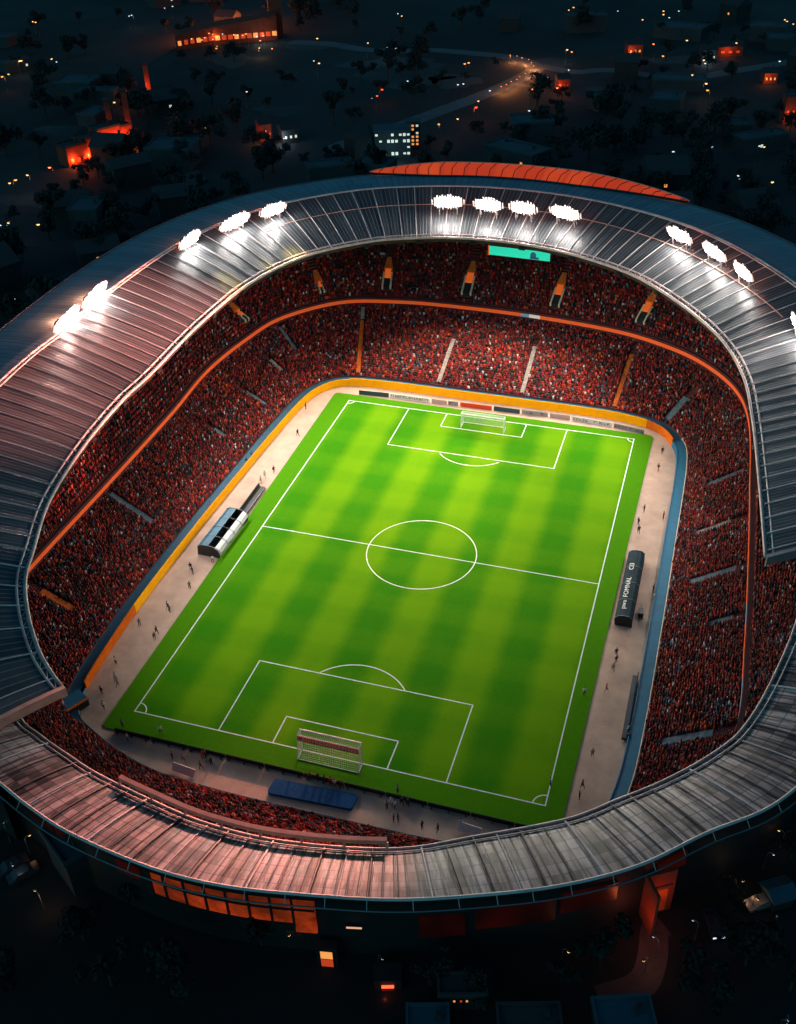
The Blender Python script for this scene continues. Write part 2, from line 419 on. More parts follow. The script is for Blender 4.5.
rings = [np.column_stack([hole, np.full(nh, GZ)])]
for rr_ in (160, 500, 2600): rings.append(np.column_stack([np.cos(ha) * rr_, np.sin(ha) * rr_, np.full(nh, GZ)]))
mb.add(*strip(np.stack(rings, 1), True)); tag(mb.build('ground', M_ground), kind='structure')
stand = thing('stadium_stand', 'great two tier bowl of terraces wrapped around the football pitch', 'stadium')
mb = MB(); mb.add(*strip(low_sec, True)); mb.build('lower_terrace', M_conc, stand)
# walkway behind the hoardings
mb = MB(); sec = np.zeros((len(B), 3, 3)); Bo = B + NB * .32
wz = 1.3 - .95 * nearw
sec[:, 0, :2] = Bo; sec[:, 0, 2] = wz; sec[:, 1, :2] = BW; sec[:, 1, 2] = wz; sec[:, 2, :2] = BW; sec[:, 2, 2] = zf
mb.add(*strip(sec, True)); mb.build('walkway', M_blue, stand)

# upper tier: left, far and right only
def idx_near(P, q): return int(np.linalg.norm(P[:, :2] - np.array(q), axis=1).argmin())
iL, iR = idx_near(T1, (-60, -50)), idx_near(T1, (59, -42))
order = [(iL + k) % len(T1) for k in range((iR - iL) % len(T1) + 1)]
U1 = T1[order]; NU = normals2(U1, False, 12)
su = np.r_[0, np.cumsum(np.linalg.norm(np.diff(U1, axis=0), axis=1))]; Lu = su[-1]
run = 19.0 - 11.5 * np.clip((62 - (Lu - su)) / 45, 0, 1)
run = run * np.clip(su / 60 + .45, 0, 1)
UF = U1 + NU * .5; UB = U1 + NU * run[:, None]
zu0 = np.full(len(U1), 12.2); zu1 = 12.2 + run * .8
UR = 27
up_sec, up_tr = tier(UF, UB, zu0, zu1, UR)
# parapet block under the upper tier and the back wall, all one shell
mb = MB(); mb.add(*strip(up_sec)); mb.build('upper_terrace', M_conc, stand)
mb = MB(); sec = np.zeros((len(U1), 4, 3)); so_ = U1 + NU * -.25
for k, (q, z) in enumerate(((U1 + NU * 3, 9.9), (so_, 10.3), (so_, 12.55), (UF - NU * .02, 12.55))): sec[:, k, :2] = q; sec[:, k, 2] = z
mb.add(*strip(sec)); mb.build('balcony_front', M_conc, stand)
# led ribbon, a chain of panels
rib_parts = MB(); seg_col = []
sec = np.zeros((len(U1), 2, 3)); so2 = U1 - NU * .33
sec[:, 0, :2] = so2; sec[:, 0, 2] = 11.1; sec[:, 1, :2] = so2; sec[:, 1, 2] = 12.0
vs, fs = strip(sec); rib_parts.add(vs, fs)
whites = [at(573 / 1.99, 160 + 322 / 1.99, 11.5), at(705 / 1.99, 160 + 293 / 1.99, 11.5), at(390, 306.5, 11.5), at(444, 310, 11.5), at(531, 319, 11.5)]
blues = [at(527, 318, 11.5), at(745, 610, 11.5), at(742, 690, 11.5), at(738, 715, 11.5)]
for i in range(len(fs)):
    p = Vector((*U1[i], 11.5)); k = 0
    if min((p - q).length for q in whites) < 2.2: k = 1
    elif min((p - q).length for q in blues) < 2.6: k = 2
    rib_parts.m[i] = k
rib_parts.build('ribbon_board', [M_led, M_led_white, M_led_blue], stand)

# outer wall of the whole bowl, street level up to the roofs
# ------------------------------------------------------------------ main roof
inner_px = [(63, 689, 23), (50, 672, 25), (38, 650, 27), (28, 616, 29.5), (25, 581, 31), (33, 551, 32), (50, 500, 32), (85, 445, 32), (123, 400, 32), (151, 374, 32), (201, 323, 32), (251, 283, 32), (301, 258, 32),
            (352, 245, 32), (400, 239, 32), (471, 239, 32), (547, 249, 32), (617, 269, 32), (667, 295, 32), (718, 336, 32), (743, 376, 32), (753, 420, 32), (759, 475, 32), (763, 520, 31.5), (766, 558, 30.5)]
pin = np.array([at(*q)[:] for q in inner_px])
I = catmull(pin, False, n=480); NI = normals2(I, False, 30)
N_ = len(I); su_i = np.r_[0, np.cumsum(np.linalg.norm(np.diff(I[:, :2], axis=0), axis=1))]; Li = su_i[-1]
e0 = np.clip(su_i / 45, 0, 1); e1 = np.clip((Li - su_i) / 55, 0, 1); e0 = e0 * e0 * (3 - 2 * e0); e1 = e1 * e1 * (3 - 2 * e1)
w_mid = 18.6 * np.minimum(.62 + .38 * e0, .75 + .25 * e1)
w_out = w_mid + 13.2 * np.minimum(.35 + .65 * e0, .5 + .5 * e1)
zI = I[:, 2]; zM = zI + 6.0 * np.minimum(.5 + .5 * e0, 1)
zO = zM - .6
Mi = I[:, :2] + NI * w_mid[:, None]; Ou = I[:, :2] + NI * w_out[:, None]
roof = thing('stadium_roof', 'sweeping blue grey ribbed roof ring over the left, far and right stands', 'roof')
KC = 9
def roof_pt(i, t, lift=0.0):
    """i station, t in 0..1 from the inner edge to the ridge"""
    p = I[i, :2] + (Mi[i] - I[i, :2]) * t; z = zI[i] + (zM[i] - zI[i]) * (t + .22 * t * (1 - t)) + lift
    return (p[0], p[1], z)
sec = np.zeros((N_, KC, 3)); uv = np.zeros((N_, KC, 2))
for k in range(KC):
    t = k / (KC - 1)
    for i in range(N_): sec[i, k] = roof_pt(i, t)
    uv[:, k, 0] = su_i * 1.15; uv[:, k, 1] = t * w_mid
mb = MB(); mb.add(*strip(sec)); mb.uv = uv.reshape(-1, 2); mb.build('inner_roof_sheet', M_roof_in, roof)
sec = np.zeros((N_, 4, 3)); uv = np.zeros((N_, 4, 2))
for k, t in enumerate((0.005, .35, .7, 1.0)):
    q = Mi + (Ou - Mi) * t; sec[:, k, :2] = q; sec[:, k, 2] = zM + .5 * 4 * t * (1 - t) * .9 + (zO - zM) * t
    uv[:, k, 0] = su_i * 1.4; uv[:, k, 1] = t * 13
mb = MB(); mb.add(*strip(sec)); mb.uv = uv.reshape(-1, 2); mb.build('outer_roof_sheet', M_roof_out, roof)
# soffit and outer fascia
sec = np.zeros((N_, 5, 3))
for k, (q, z) in enumerate(((I[:, :2], zI - .05), (I[:, :2] + NI * .3, zI - 1.1), (Mi, zM - 1.6), (Ou - NI * .3, zO - 2.4), (Ou, zO - .02))): sec[:, k, :2] = q; sec[:, k, 2] = z
mb = MB(); mb.add(*strip(sec)); mb.build('soffit', M_fac, roof)
for tt, i, nm in (((0,), 0, 'end_fascia'), ((0,), N_ - 1, 'end_fascia')):
    s = -1 if i == 0 else 1
    tdir = (I[1, :2] - I[0, :2]) if i == 0 else (I[-1, :2] - I[-2, :2]); tdir = tdir / np.linalg.norm(tdir) * s * .05
    top = [Vector(roof_pt(i, t, .7)) for t in np.linspace(0, 1, 7)] + [Vector((*(Ou[i]), zO[i] + .7))]
    mb = MB()
    for a, b_ in zip(top[:-1], top[1:]):
        o3 = Vector((*tdir, 0)); o4 = Vector((*(tdir / .05 * .8), 0))
        mb.add([a + o3, b_ + o3, b_ + o4, a + o4, a + o3 - Vector((0, 0, 1.5)), b_ + o3 - Vector((0, 0, 1.5)), b_ + o4 - Vector((0, 0, 1.5)), a + o4 - Vector((0, 0, 1.5))],
               [(0, 1, 2, 3), (7, 6, 5, 4), (3, 2, 6, 7), (0, 4, 5, 1), (0, 3, 7, 4), (1, 5, 6, 2)])
    mb.build(nm, M_rail if i == 0 else M_grey, roof)
# ribs
nrib = 96
for r in range(nrib):
    i = int(round(2 + r * (N_ - 5) / (nrib - 1)))
    mb = MB(); mb.tube([roof_pt(i, t, .16) for t in np.linspace(.02, .985, 9)], .11, 5)
    mb.build('rib', M_steel, roof)
# gutter: twin tubes with ties at the inner edge
for off, zz, rr in ((-.05, .1, .3), (1.05, .42, .2)):
    q = I[:, :2] + NI * off; pts = [(q[i, 0], q[i, 1], zI[i] + zz) for i in range(0, N_, 2)]
    mb = MB(); mb.tube(pts, rr, 6); mb.build('edge_tube', M_gutter, roof, True)
mb = MB()
for i in range(0, N_, 2):
    a = I[i, :2]; b_ = I[i, :2] + NI[i] * 1.05
    j = min(i + 2, N_ - 1); c_ = I[j, :2]
    mb.tube([(*b_, zI[i] + .42), (*a, zI[i] + .1)], .07, 4); mb.tube([(*b_, zI[i] + .42), (*c_, zI[j] + .1)], .07, 4)
o = mb.build('edge_lattice', M_gutter, roof)
# ridge tubes and lattice
for off, zz, rr in ((0, .35, .22), (-1.5, .75, .14)):
    q = Mi + NI * off; pts = [(q[i, 0], q[i, 1], zM[i] + zz) for i in range(0, N_, 2)]
    mb = MB(); mb.tube(pts, rr, 5); mb.build('ridge_tube', M_steel, roof, True)
mb = MB()
for i in range(0, N_ - 4, 4):
    a = Mi[i]; b_ = Mi[i + 2] - NI[i + 2] * 1.5; c_ = Mi[i + 4]
    mb.tube([(*a, zM[i] + .35), (*b_, zM[i + 2] + .75), (*c_, zM[i + 4] + .35)], .06, 4)
mb.build('ridge_lattice', M_steel, roof)
q = Ou; mb = MB(); mb.tube([(q[i, 0], q[i, 1], zO[i] + .1) for i in range(0, N_, 2)], .16, 5); mb.build('outer_edge_tube', M_grey, roof, True)
# lamp rail along the roof slope
lr = [i for i in range(N_) if 0.42 * Li < su_i[i] < .80 * Li]
mb = MB(); mb.tube([roof_pt(i, .60, .35) for i in lr[::3]], .1, 4); mb.build('lamp_rail', M_rail, roof)

# orange lit canopy fin outside the far roof
iA, iB_ = idx_near(I, at(392, 240, 32)[:2]), idx_near(I, at(660, 293, 32)[:2])
pA = min(range(N_), key=lambda i: (Vector((*Ou[i], zO[i])) - at(366, 170, 37)).length)
pB = min(range(N_), key=lambda i: (Vector((*Ou[i], zO[i])) - at(690, 207, 37)).length)
sel = list(range(min(pA, pB), max(pA, pB) + 1)); nc = len(sel)
can = thing('roof_canopy', 'glowing orange membrane canopy with dark ribs along the outer rim of the far roof', 'canopy')
sec = np.zeros((nc, 5, 3)); uv = np.zeros((nc, 5, 2))
for a, i in enumerate(sel):
    s = a / (nc - 1); bulge = min(1, math.sin(math.pi * s ** .8) * 1.25) ** .8
    for k in range(5):
        t = k / 4
        p = Ou[i] + NI[i] * (-4.6 * bulge - .6 + (.6 + 4.6 * bulge + 1.2 * bulge) * t)
        sec[a, k] = (p[0], p[1], zO[i] + .75 + (2.6 * bulge) * (t - .45 * t * t)); uv[a, k] = (su_i[i], t * 8)
mb = MB(); mb.add(*strip(sec)); mb.uv = uv.reshape(-1, 2); mb.build('membrane', M_canopy, can, True)
mb = MB(); mb.tube([sec[a, 4] + np.array((0, 0, .1)) for a in range(nc)], .2, 5); mb.build('rim_tube', M_rail, can)
mb = MB(); mb.tube([sec[a, 0] + np.array((0, 0, .05)) for a in range(nc)], .3, 5); mb.build('base_tube', M_black, can)
for r in range(26):
    a = int(2 + r * (nc - 5) / 25); a2 = min(nc - 1, a + 1)
    mb = MB(); mb.tube([sec[a, 0] + np.array((0, 0, .12)), sec[a, 2] + np.array((0, 0, .12)), sec[a2, 4] + np.array((0, 0, .12))], .11, 4)
    mb.build('rib', M_black, can)

# ------------------------------------------------------------------ lower near roof
nin = np.array([(-56, -44), (-50, -59), (-40.5, -69.5), (-35, -72.3), (-29, -74.4), (-24, -76), (-14.5, -78), (-5.5, -79.3), (5, -79), (18.5, -76.2), (28, -71.5), (38.5, -65.7), (44.3, -60.8), (49.2, -56.5), (54.7, -50.6),
                (59.6, -43.5), (63, -34.5), (65.3, -25), (65.6, -16), (66.0, -8)])
nout = np.array([(-72, -50), (-60, -68), (-47, -78), (-33.5, -83.3), (-26.3, -86), (-19, -88), (-7.5, -89.5), (2, -89.3), (12, -87.6), (22, -85.3), (31.6, -81.8), (40, -78), (48, -72.9), (55.3, -66), (62.4, -60), (68, -52), (74, -40), (78, -25), (80, -8)])
NIc = catmull(nin, False, n=300); NOc = catmull(nout, False, n=400); NN = -normals2(NIc, False, 30)
HO = hit(NIc, NN, NOc, False)
sn = np.r_[0, np.cumsum(np.linalg.norm(np.diff(NIc, axis=0), axis=1))]; Ln = sn[-1]
nstn = len(NIc); zni = np.full(nstn, 15.0) + 7.0 * np.clip((NIc[:, 1] + 46) / 22, 0, 1) * (NIc[:, 0] > 0); zno = zni + 4.0
wn = np.linalg.norm(HO - NIc, axis=1)
nroof = thing('stand_roof', 'low pale panelled roof curving along the near side below the big ring', 'roof')
KN = 5
def nroof_pt(i, t, lift=0.0):
    p = NIc[i] + (HO[i] - NIc[i]) * t; return (p[0], p[1], zni[i] + (zno[i] - zni[i]) * (t + .25 * t * (1 - t)) + lift)
sec = np.array([[nroof_pt(i, k / (KN - 1)) for k in range(KN)] for i in range(nstn)])
uv = np.array([[(sn[i] * 1.08, k / (KN - 1) * 10.2) for k in range(KN)] for i in range(nstn)])
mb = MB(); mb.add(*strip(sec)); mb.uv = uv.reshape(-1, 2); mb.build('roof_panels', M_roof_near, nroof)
sec = np.zeros((nstn, 4, 3))
for k, (q, z) in enumerate(((NIc, zni - .04), (NIc + NN * .2, zni - .9), (HO - NN * .2, zno - 1.3), (HO, zno - .03))): sec[:, k, :2] = q; sec[:, k, 2] = z
mb = MB(); mb.add(*strip(sec)); mb.build('soffit', M_fac, nroof)
for r in range(58):
    i = int(2 + r * (nstn - 5) / 57)
    mb = MB(); mb.tube([nroof_pt(i, t, .14) for t in np.linspace(-.01, 1.0, 6)], .09 if r % 2 else .14, 5)
    mb.build('rib', M_steel if r % 3 == 0 else M_rib_dark, nroof)
for t, rr, mm in ((-.005, .22, M_gutter), (.07, .12, M_gutter), (1.0, .22, M_steel)):
    mb = MB(); mb.tube([nroof_pt(i, t, .16) for i in range(0, nstn, 2)], rr, 5); mb.build('edge_tube', mm, nroof, True)
mb = MB(); mb.tube([(*(HO[i] + NN[i] * .9), zno[i] - .9) for i in range(0, nstn, 2)], .12, 5); mb.build('rim_tube', M_grey, nroof, True)
mb = MB()
for i in range(0, nstn, 7): mb.tube([(*(HO[i]), zno[i] + .1), (*(HO[i] + NN[i] * .9), zno[i] - .9)], .05, 4)
mb.build('rim_brackets', M_steel, nroof)
# raised salmon edge beam with posts
ia, ib = idx_near(NIc, at(118, 782, 16)[:2]), idx_near(NIc, at(388, 843, 16)[:2])
mb = MB(); sec = []
for i in range(ia, ib + 1):
    p = NIc[i] - NN[i] * .5
    sec.append([(*(p - NN[i] * .3), zni[i] + .9), (*(p - NN[i] * .3), zni[i] + 1.6), (*(p + NN[i] * .3), zni[i] + 1.6), (*(p + NN[i] * .3), zni[i] + .9), (*(p - NN[i] * .3), zni[i] + .9)])
vs, fs = strip(np.array(sec)); mb.add(vs, fs); k5 = len(sec) * 5
mb.add(sec[0][:4], [(0, 1, 2, 3)]); mb.add(sec[-1][:4], [(3, 2, 1, 0)])
beam = mb.build('raised_edge_beam', M_rail, nroof)
for i in list(range(ia, ib, 9)) + [ib]:
    p = NIc[i] - NN[i] * .5
    mb = MB(); mb.tube([(*(p), zni[i] + .9), (*(p + NN[i] * .5), zni[i] + .05)], .22, 5); mb.build('post', M_rail, nroof)

# facade below the near roof
fac = thing('outer_wall', 'dark outer wall of the stadium under the near roof with orange lit glass bays', 'wall')
FI = HO - NN * 2.2
def fac_range(i0, i1, z0, z1, out, m, name, parent=fac):
    sec = np.zeros((i1 - i0 + 1, 4, 3))
    for a, i in enumerate(range(i0, i1 + 1)):
        p = FI[i] + NN[i] * out
        sec[a, 0] = (*p, zt(i, z0)); sec[a, 1] = (*p, zt(i, z1)); sec[a, 2] = (*(p - NN[i] * .4), zt(i, z1)); sec[a, 3] = (*(p - NN[i] * .4), zt(i, z0))
    mb = MB(); mb.add(*strip(sec)); mb.add(sec[0], [(0, 1, 2, 3)]); mb.add(sec[-1], [(3, 2, 1, 0)])
    return mb.build(name, m, parent)
def zt(i, z): return z + (zno[i] - 19.0)
fac_range(0, nstn - 1, GZ - (0), 17.2, 0, M_fac, 'cladding')
jA, jB = idx_near(FI, at(152, 880, 13)[:2]), idx_near(FI, at(316, 910, 13)[:2])
nb = 8
for k in range(nb):
    a = int(jA + (jB - jA) * k / nb); b_ = int(jA + (jB - jA) * (k + 1) / nb)
    fac_range(a, b_, 10.4 if k < nb - 1 else 8.5, 16.6, .45 + .002 * k, M_fac_lit, 'glass_bay')
    fac_range(a, b_, 13.2, 13.5, .62 + .002 * k, M_fac, 'transom'); i = a; mb = MB(); mb.box((*(FI[i] + NN[i] * .75), 13.3), (.25, .25, 6.6), math.atan2(NN[i, 1], NN[i, 0])); mb.build('pier', M_fac, fac)
for (u0, u1, z0, z1) in ((420, 468, 8.5, 12.5), (480, 560, 9.5, 13.5), (566, 626, 10.5, 14), (672, 700, 11, 13.6), (5, 40, 12, 15), (42, 48, 12.5, 15.5), (110, 130, 12, 15.5)):
    vv = lambda u: np.interp(u, [0, 75, 151, 226, 312, 396, 486, 562, 637, 707, 796], [783, 834, 865, 883, 895, 903, 900, 888, 865, 838, 788]) + 30
    a, b_ = idx_near(FI, at(u0, vv(u0), 13)[:2]), idx_near(FI, at(u1, vv(u1), 13)[:2])
    if b_ > a: fac_range(a, b_, z0, z1, .45, M_fac_dim, 'dim_glass_bay')
# wall under the rest of the ring
ow = thing('back_wall', 'dark back wall of the stadium below the big roof ring', 'wall')
sec = np.zeros((N_, 2, 3)); q = Ou - NI * 3.0; sec[:, 0, :2] = q; sec[:, 0, 2] = GZ; sec[:, 1, :2] = q; sec[:, 1, 2] = zO - 2.0
mb = MB(); mb.add(*strip(sec)); mb.build('cladding', M_fac, ow)
for r in range(40):
    i = int(3 + r * (N_ - 7) / 39); p = Ou[i] - NI[i] * 2.7
    mb = MB(); mb.box((p[0], p[1], (GZ + zO[i] - 2.6) / 2), (.7, .7, zO[i] - 2.6 - GZ), math.atan2(NI[i, 1], NI[i, 0])); mb.build('pillar', M_grey, ow)

# ------------------------------------------------------------------ hoardings round the apron
def barrier(i0, i1, hgt, m, name, label, cat, cap=None, thick=.3):
    idx = [(i0 + k) % len(B) for k in range((i1 - i0) % len(B) + 1)]
    sec = np.zeros((len(idx), 4, 3))
    for a, i in enumerate(idx):
        for k, (off, z) in enumerate(((0.0, 0.0), (0.0, hgt), (thick, hgt), (thick, 0.0))): sec[a, k] = (*(B[i] + NB[i] * off), z)
    mb = MB(); mb.add(*strip(sec)); mb.add(sec[0], [(0, 1, 2, 3)]); mb.add(sec[-1], [(3, 2, 1, 0)])
    t = thing(name, label, cat); mb.build('panel', m, t)
    rail = MB(); rail.tube([(*(B[i] + NB[i] * .15), hgt + .07) for i in idx[::2]], .07, 4); rail.build('top_rail', cap or m, t)
    return t
k0, k1, k2, k3, k4, k5_ = (idx_near(B, q) for q in ((-44.3, -50), (-46, -31), (-36, 59.7), (36, 58), (42.2, 52), (42.5, -51)))
barrier(k0, k1, 1.8, M_orange, 'hoarding', 'orange lower end of the long hoarding beside the left apron', 'hoarding')
barrier(k1, k2, 1.8, M_yellow_glow, 'hoarding', 'long yellow hoarding along the left apron up to the far corner', 'hoarding')
barrier(k2, k3, 2.0, M_yellow_glow, 'hoarding', 'tall yellow hoarding behind the far goal, above the advertising boards', 'hoarding')
barrier(k3, k4, 1.9, M_orange, 'hoarding', 'short curved orange hoarding at the far right corner', 'hoarding')
bl = barrier(k4, k5_, 1.35, M_bright_blue, 'hoarding', 'bright blue wall with flat top along the right apron', 'hoarding', M_bright_blue, 2.1)
wr = MB(); idx = [(k4 + k) % len(B) for k in range((k5_ - k4) % len(B) + 1)]
wr.tube([(*(B[i] + NB[i] * 2.2), 1.75) for i in idx[::2]], .1, 5)
for i in idx[::5]: wr.tube([(*(B[i] + NB[i] * 2.2), 1.3), (*(B[i] + NB[i] * 2.2), 1.75)], .06, 4)
wr.build('white_rail', M_portal_white, bl)
barrier(k5_, k0, .5, M_step_blue, 'hoarding', 'low grey blue rail wall in front of the near stand', 'hoarding')

# ------------------------------------------------------------------ aisles, portals
def sect_pt(P0, P1, z0, z1, t): return np.array((*(P0 + (P1 - P0) * t), z0 + (z1 - z0) * t))
aisle_low = []                               # (station, t0, t1, half width)
def aisle(px, t0, t1, m, wd=1.0, z=5.5):
    p = at(*px, z); A = low_sec[:, 0, :]; Bk = low_sec[:, -1, :]
    mid_ = A + (Bk - A) * .5
    # station whose radial line passes the point
    d = [abs((p.x - A[i, 0]) * (Bk[i, 1] - A[i, 1]) - (p.y - A[i, 1]) * (Bk[i, 0] - A[i, 0])) / np.linalg.norm(Bk[i, :2] - A[i, :2]) + (0 if np.dot(np.array((p.x, p.y)) - A[i, :2], NB[i]) > 0 else 1e3) for i in range(len(A))]
    i = int(np.argmin(d)); a0, a1 = A[i], Bk[i]; dr = Vector(a1 - a0); L_ = dr.length
    side = Vector((-(a1 - a0)[1], (a1 - a0)[0], 0)).normalized() * wd / 2
    mb = MB(); n = int(round((t1 - t0) * ROWS * 2))
    for k in range(n):
        t = t0 + (t1 - t0) * k / n; t2 = t0 + (t1 - t0) * (k + 1) / n
        q0 = Vector(a0) + dr * t; q1 = Vector(a0) + dr * t2; zt_ = q1.z + .22
        c4 = [q0 - side, q1 - side, q1 + side, q0 + side]
        mb.add([(c.x, c.y, q0.z - .4) for c in c4] + [(c.x, c.y, zt_) for c in c4], [(4, 5, 6, 7), (0, 1, 5, 4), (1, 2, 6, 5), (2, 3, 7, 6), (3, 0, 4, 7)])
    mb.build('aisle_stair', m, stand)
    aisle_low.append((a0[:2], dr.xy.normalized(), L_, t0, t1, wd / 2 + .25))
aisle((358, 350), .05, .78, M_step_orange); aisle((446, 358), .04, .62, M_step_pale); aisle((530, 365), .04, .66, M_step_pale); aisle((618, 385), .03, .8, M_step_orange)
aisle((366, 325), .8, .98, M_step_pale); aisle((283, 370), .35, .62, M_step_pale); aisle((215, 432), .3, .5, M_step_blue)
aisle((139, 516), .3, .95, M_step_blue, 1.2); aisle((86, 610), .35, .8, M_step_orange, 1.3); aisle((230, 390), .2, .5, M_step_blue, .9)
aisle((690, 480), .3, .9, M_step_blue, 1.4); aisle((703, 529), .25, .75, M_step_pale, 1.1); aisle((700, 577), .25, .85, M_step_blue, 1.4)
aisle((676, 405), .05, .5, M_step_blue, 1.6); aisle((690, 625), .5, .85, M_step_blue, 1.0); aisle((676, 735), .2, .75, M_step_blue, 1.4)
aisle((250, 318), .5, .95, M_step_blue, .9)

portals = []
PS = .78
def portal(px, size, z=17.5, orange=True):
    p = at(*px, z); i = idx_near(U1 + NU * 8, p[:2]); 
    # refine station by distance to the radial line
    best = min(range(max(0, i - 60), min(len(U1), i + 60)), key=lambda j: abs((p.x - U1[j, 0]) * NU[j, 1] - (p.y - U1[j, 1]) * NU[j, 0]))
    i = best; n2 = Vector((*NU[i], 0)); sd = Vector((-n2.y, n2.x, 0)); slope = (zu1[i] - zu0[i]) / run[i]
    r0 = 2.0; base = Vector((*U1[i], 0)) + n2 * r0; zb = zu0[i] + (r0 - .5) * slope
    L_, W_ = 3.8 * size, 2.1 * size
    v = MB()
    def prism(m, s0, s1, r_a, r_b, lift_a, lift_b, mi=0, low=-.6):
        vs = []
        for r, lf in ((r_a, lift_a), (r_b, lift_b)):
            for s in (s0, s1):
                q = base + n2 * r + sd * s; z = zb + r * slope
                vs += [(q.x, q.y, z + low), (q.x, q.y, z + lf)]
        m.add(vs, [(0, 1, 3, 2), (4, 6, 7, 5), (1, 5, 7, 3), (0, 4, 5, 1), (2, 3, 7, 6), (0, 2, 6, 4)], mi)
    for s in (-1, 1): prism(v, s * W_ / 2 - .2, s * W_ / 2 + .2, 0, L_, 1.25, .75)
    o = v.build('vomitory', M_portal_white, stand)
    d = MB(); prism(d, -W_ / 2 + .3, W_ / 2 - .3, .1, L_ * .75, .95, .8); d.build('opening', M_dark, o)
    q = MB(); prism(q, -W_ / 2 + .3, W_ / 2 - .3, L_ * .6, L_ + .5, 1.15, 1.0); q.build('head_wall', M_head, o)
    st = MB()
    for k in range(5):
        r = L_ + .5 + k * .55; 
        prism(st, -1.1 + k * .13, 1.1 - k * .13, r, r + .54, .85, .85)
    st.build('stair', M_step_orange, o)
    portals.append((base.xy, n2.xy, L_ + 7, W_ / 2 + .4))
for px, sz in (((383, 285), 1.0), ((461, 292), 1.1), ((547, 303), 1.05), ((632, 317), 1.0), ((255, 310), .6), ((728, 364), .7), ((329, 288), .5)): portal(px, sz)

# ------------------------------------------------------------------ the crowd
def person_template():
    v = np.array([(-.2, -.14, 0), (.2, -.14, 0), (.2, .16, 0), (-.2, .16, 0), (-.25, -.11, .62), (.25, -.11, .62), (.25, .11, .62), (-.25, .11, .62),
                  (0, 0, .66), (.13, 0, .8), (0, .13, .8), (-.13, 0, .8), (0, -.13, .8), (0, 0, .95)])
    f4 = [(0, 1, 5, 4), (1, 2, 6, 5), (2, 3, 7, 6), (3, 0, 4, 7), (4, 5, 6, 7)]
    f3 = [(8, 10, 9), (8, 11, 10), (8, 12, 11), (8, 9, 12), (13, 9, 10), (13, 10, 11), (13, 11, 12), (13, 12, 9)]
    return v, f4, f3
PV, PF4, PF3 = person_template()
SHIRTS = np.array([(.29, .017, .018), (.18, .012, .014), (.46, .042, .018), (.55, .085, .018), (.012, .012, .016), (.035, .03, .04), (.42, .38, .38), (.05, .09, .14), (.30, .12, .10), (.10, .02, .02)])
def crowd(name, pts, yaw, weights):
    n = len(pts); k = len(PV)
    sc = RNG.uniform(.74, .98, n); ya = yaw + RNG.normal(0, .25, n); hz = np.where(RNG.random(n) < .12, .25, 0) + RNG.uniform(0, .08, n)
    c, s = np.cos(ya), np.sin(ya)
    V = PV[None] * sc[:, None, None]
    V = V + np.array([0, 0, 0])
    x = V[..., 0] * c[:, None] - V[..., 1] * s[:, None] + pts[:, 0:1]; y = V[..., 0] * s[:, None] + V[..., 1] * c[:, None] + pts[:, 1:2]
    top = (PV[:, 2] > .1).astype(float)
    z = V[..., 2] + pts[:, 2:3] + top[None] * hz[:, None]
    co = np.stack([x, y, z], -1).reshape(-1, 3).astype(np.float32)
    me = bpy.data.meshes.new(name); me.vertices.add(len(co)); me.vertices.foreach_set('co', co.ravel())
    f4 = np.array(PF4); f3 = np.array(PF3); base = (np.arange(n) * k)[:, None]
    l4 = (f4.ravel()[None] + base); l3 = (f3.ravel()[None] + base)
    loops = np.concatenate([l4, l3], 1).ravel(); tot = np.tile(np.r_[np.full(len(f4), 4), np.full(len(f3), 3)], n)
    start = np.r_[0, np.cumsum(tot)[:-1]]
    me.loops.add(len(loops)); me.loops.foreach_set('vertex_index', loops.astype(np.int32))
    me.polygons.add(len(tot)); me.polygons.foreach_set('loop_start', start.astype(np.int32))
    me.update(calc_edges=True); me.validate()
    W = weights / weights.sum(1, keepdims=True); cu = W.cumsum(1); ci = (RNG.random(n)[:, None] > cu).sum(1).clip(0, len(SHIRTS) - 1)
    col = SHIRTS[ci] * RNG.uniform(.45, 1.6, (n, 1))
    skin = np.array([(.30, .15, .10), (.10, .05, .035), (.02, .014, .012), (.25, .12, .08), (.05, .03, .02)])[RNG.integers(0, 5, n)] 
    vc = np.ones((n, k, 4), np.float32); vc[:, :8, :3] = col[:, None]; vc[:, 8:, :3] = skin[:, None]
    at_ = me.color_attributes.new('Col', 'FLOAT_COLOR', 'POINT'); at_.data.foreach_set('color', vc.ravel())
    me.materials.append(M_crowd)
    return tag(link(bpy.data.objects.new(name, me)), kind='stuff')
M_crowd = mat('crowd clothing', (.3, .02, .02), .85, spec=.2)
g = NG(M_crowd); a = g.n('ShaderNodeAttribute', attribute_name='Col'); g.put(g.b.inputs['Base Color'], a.outputs['Color'])

def smooth_noise(P, seed, scale):
    r = np.random.default_rng(seed); out = np.zeros(len(P))
    for k in range(10):
        d = r.normal(0, 1, 3); ph = r.uniform(0, 6.28); out += np.sin((P @ d) / scale + ph)
    return out / 3.2
def seat_rows(treads, spacing, closed, keep):
    P = []; Yw = []; R = []
    for r, (mid, z) in enumerate(treads):
        q = np.column_stack([mid, z]); 
        if closed: q = np.vstack([q, q[:1]])
        d = np.r_[0, np.cumsum(np.linalg.norm(np.diff(q[:, :2], axis=0), axis=1))]
        s = np.arange(0, d[-1], spacing) + RNG.uniform(0, spacing)
        pts = np.stack([np.interp(s, d, q[:, k]) for k in range(3)], 1)
        tx = np.interp(s + .3, d, q[:, 0]) - pts[:, 0]; ty = np.interp(s + .3, d, q[:, 1]) - pts[:, 1]
        pts[:, :2] += RNG.normal(0, .07, (len(pts), 2))
        yaw = np.arctan2(ty, tx); m = keep(pts, r)
        P.append(pts[m]); Yw.append(yaw[m]); R.append(np.full(m.sum(), r))
    return np.vstack(P), np.concatenate(Yw), np.concatenate(R)
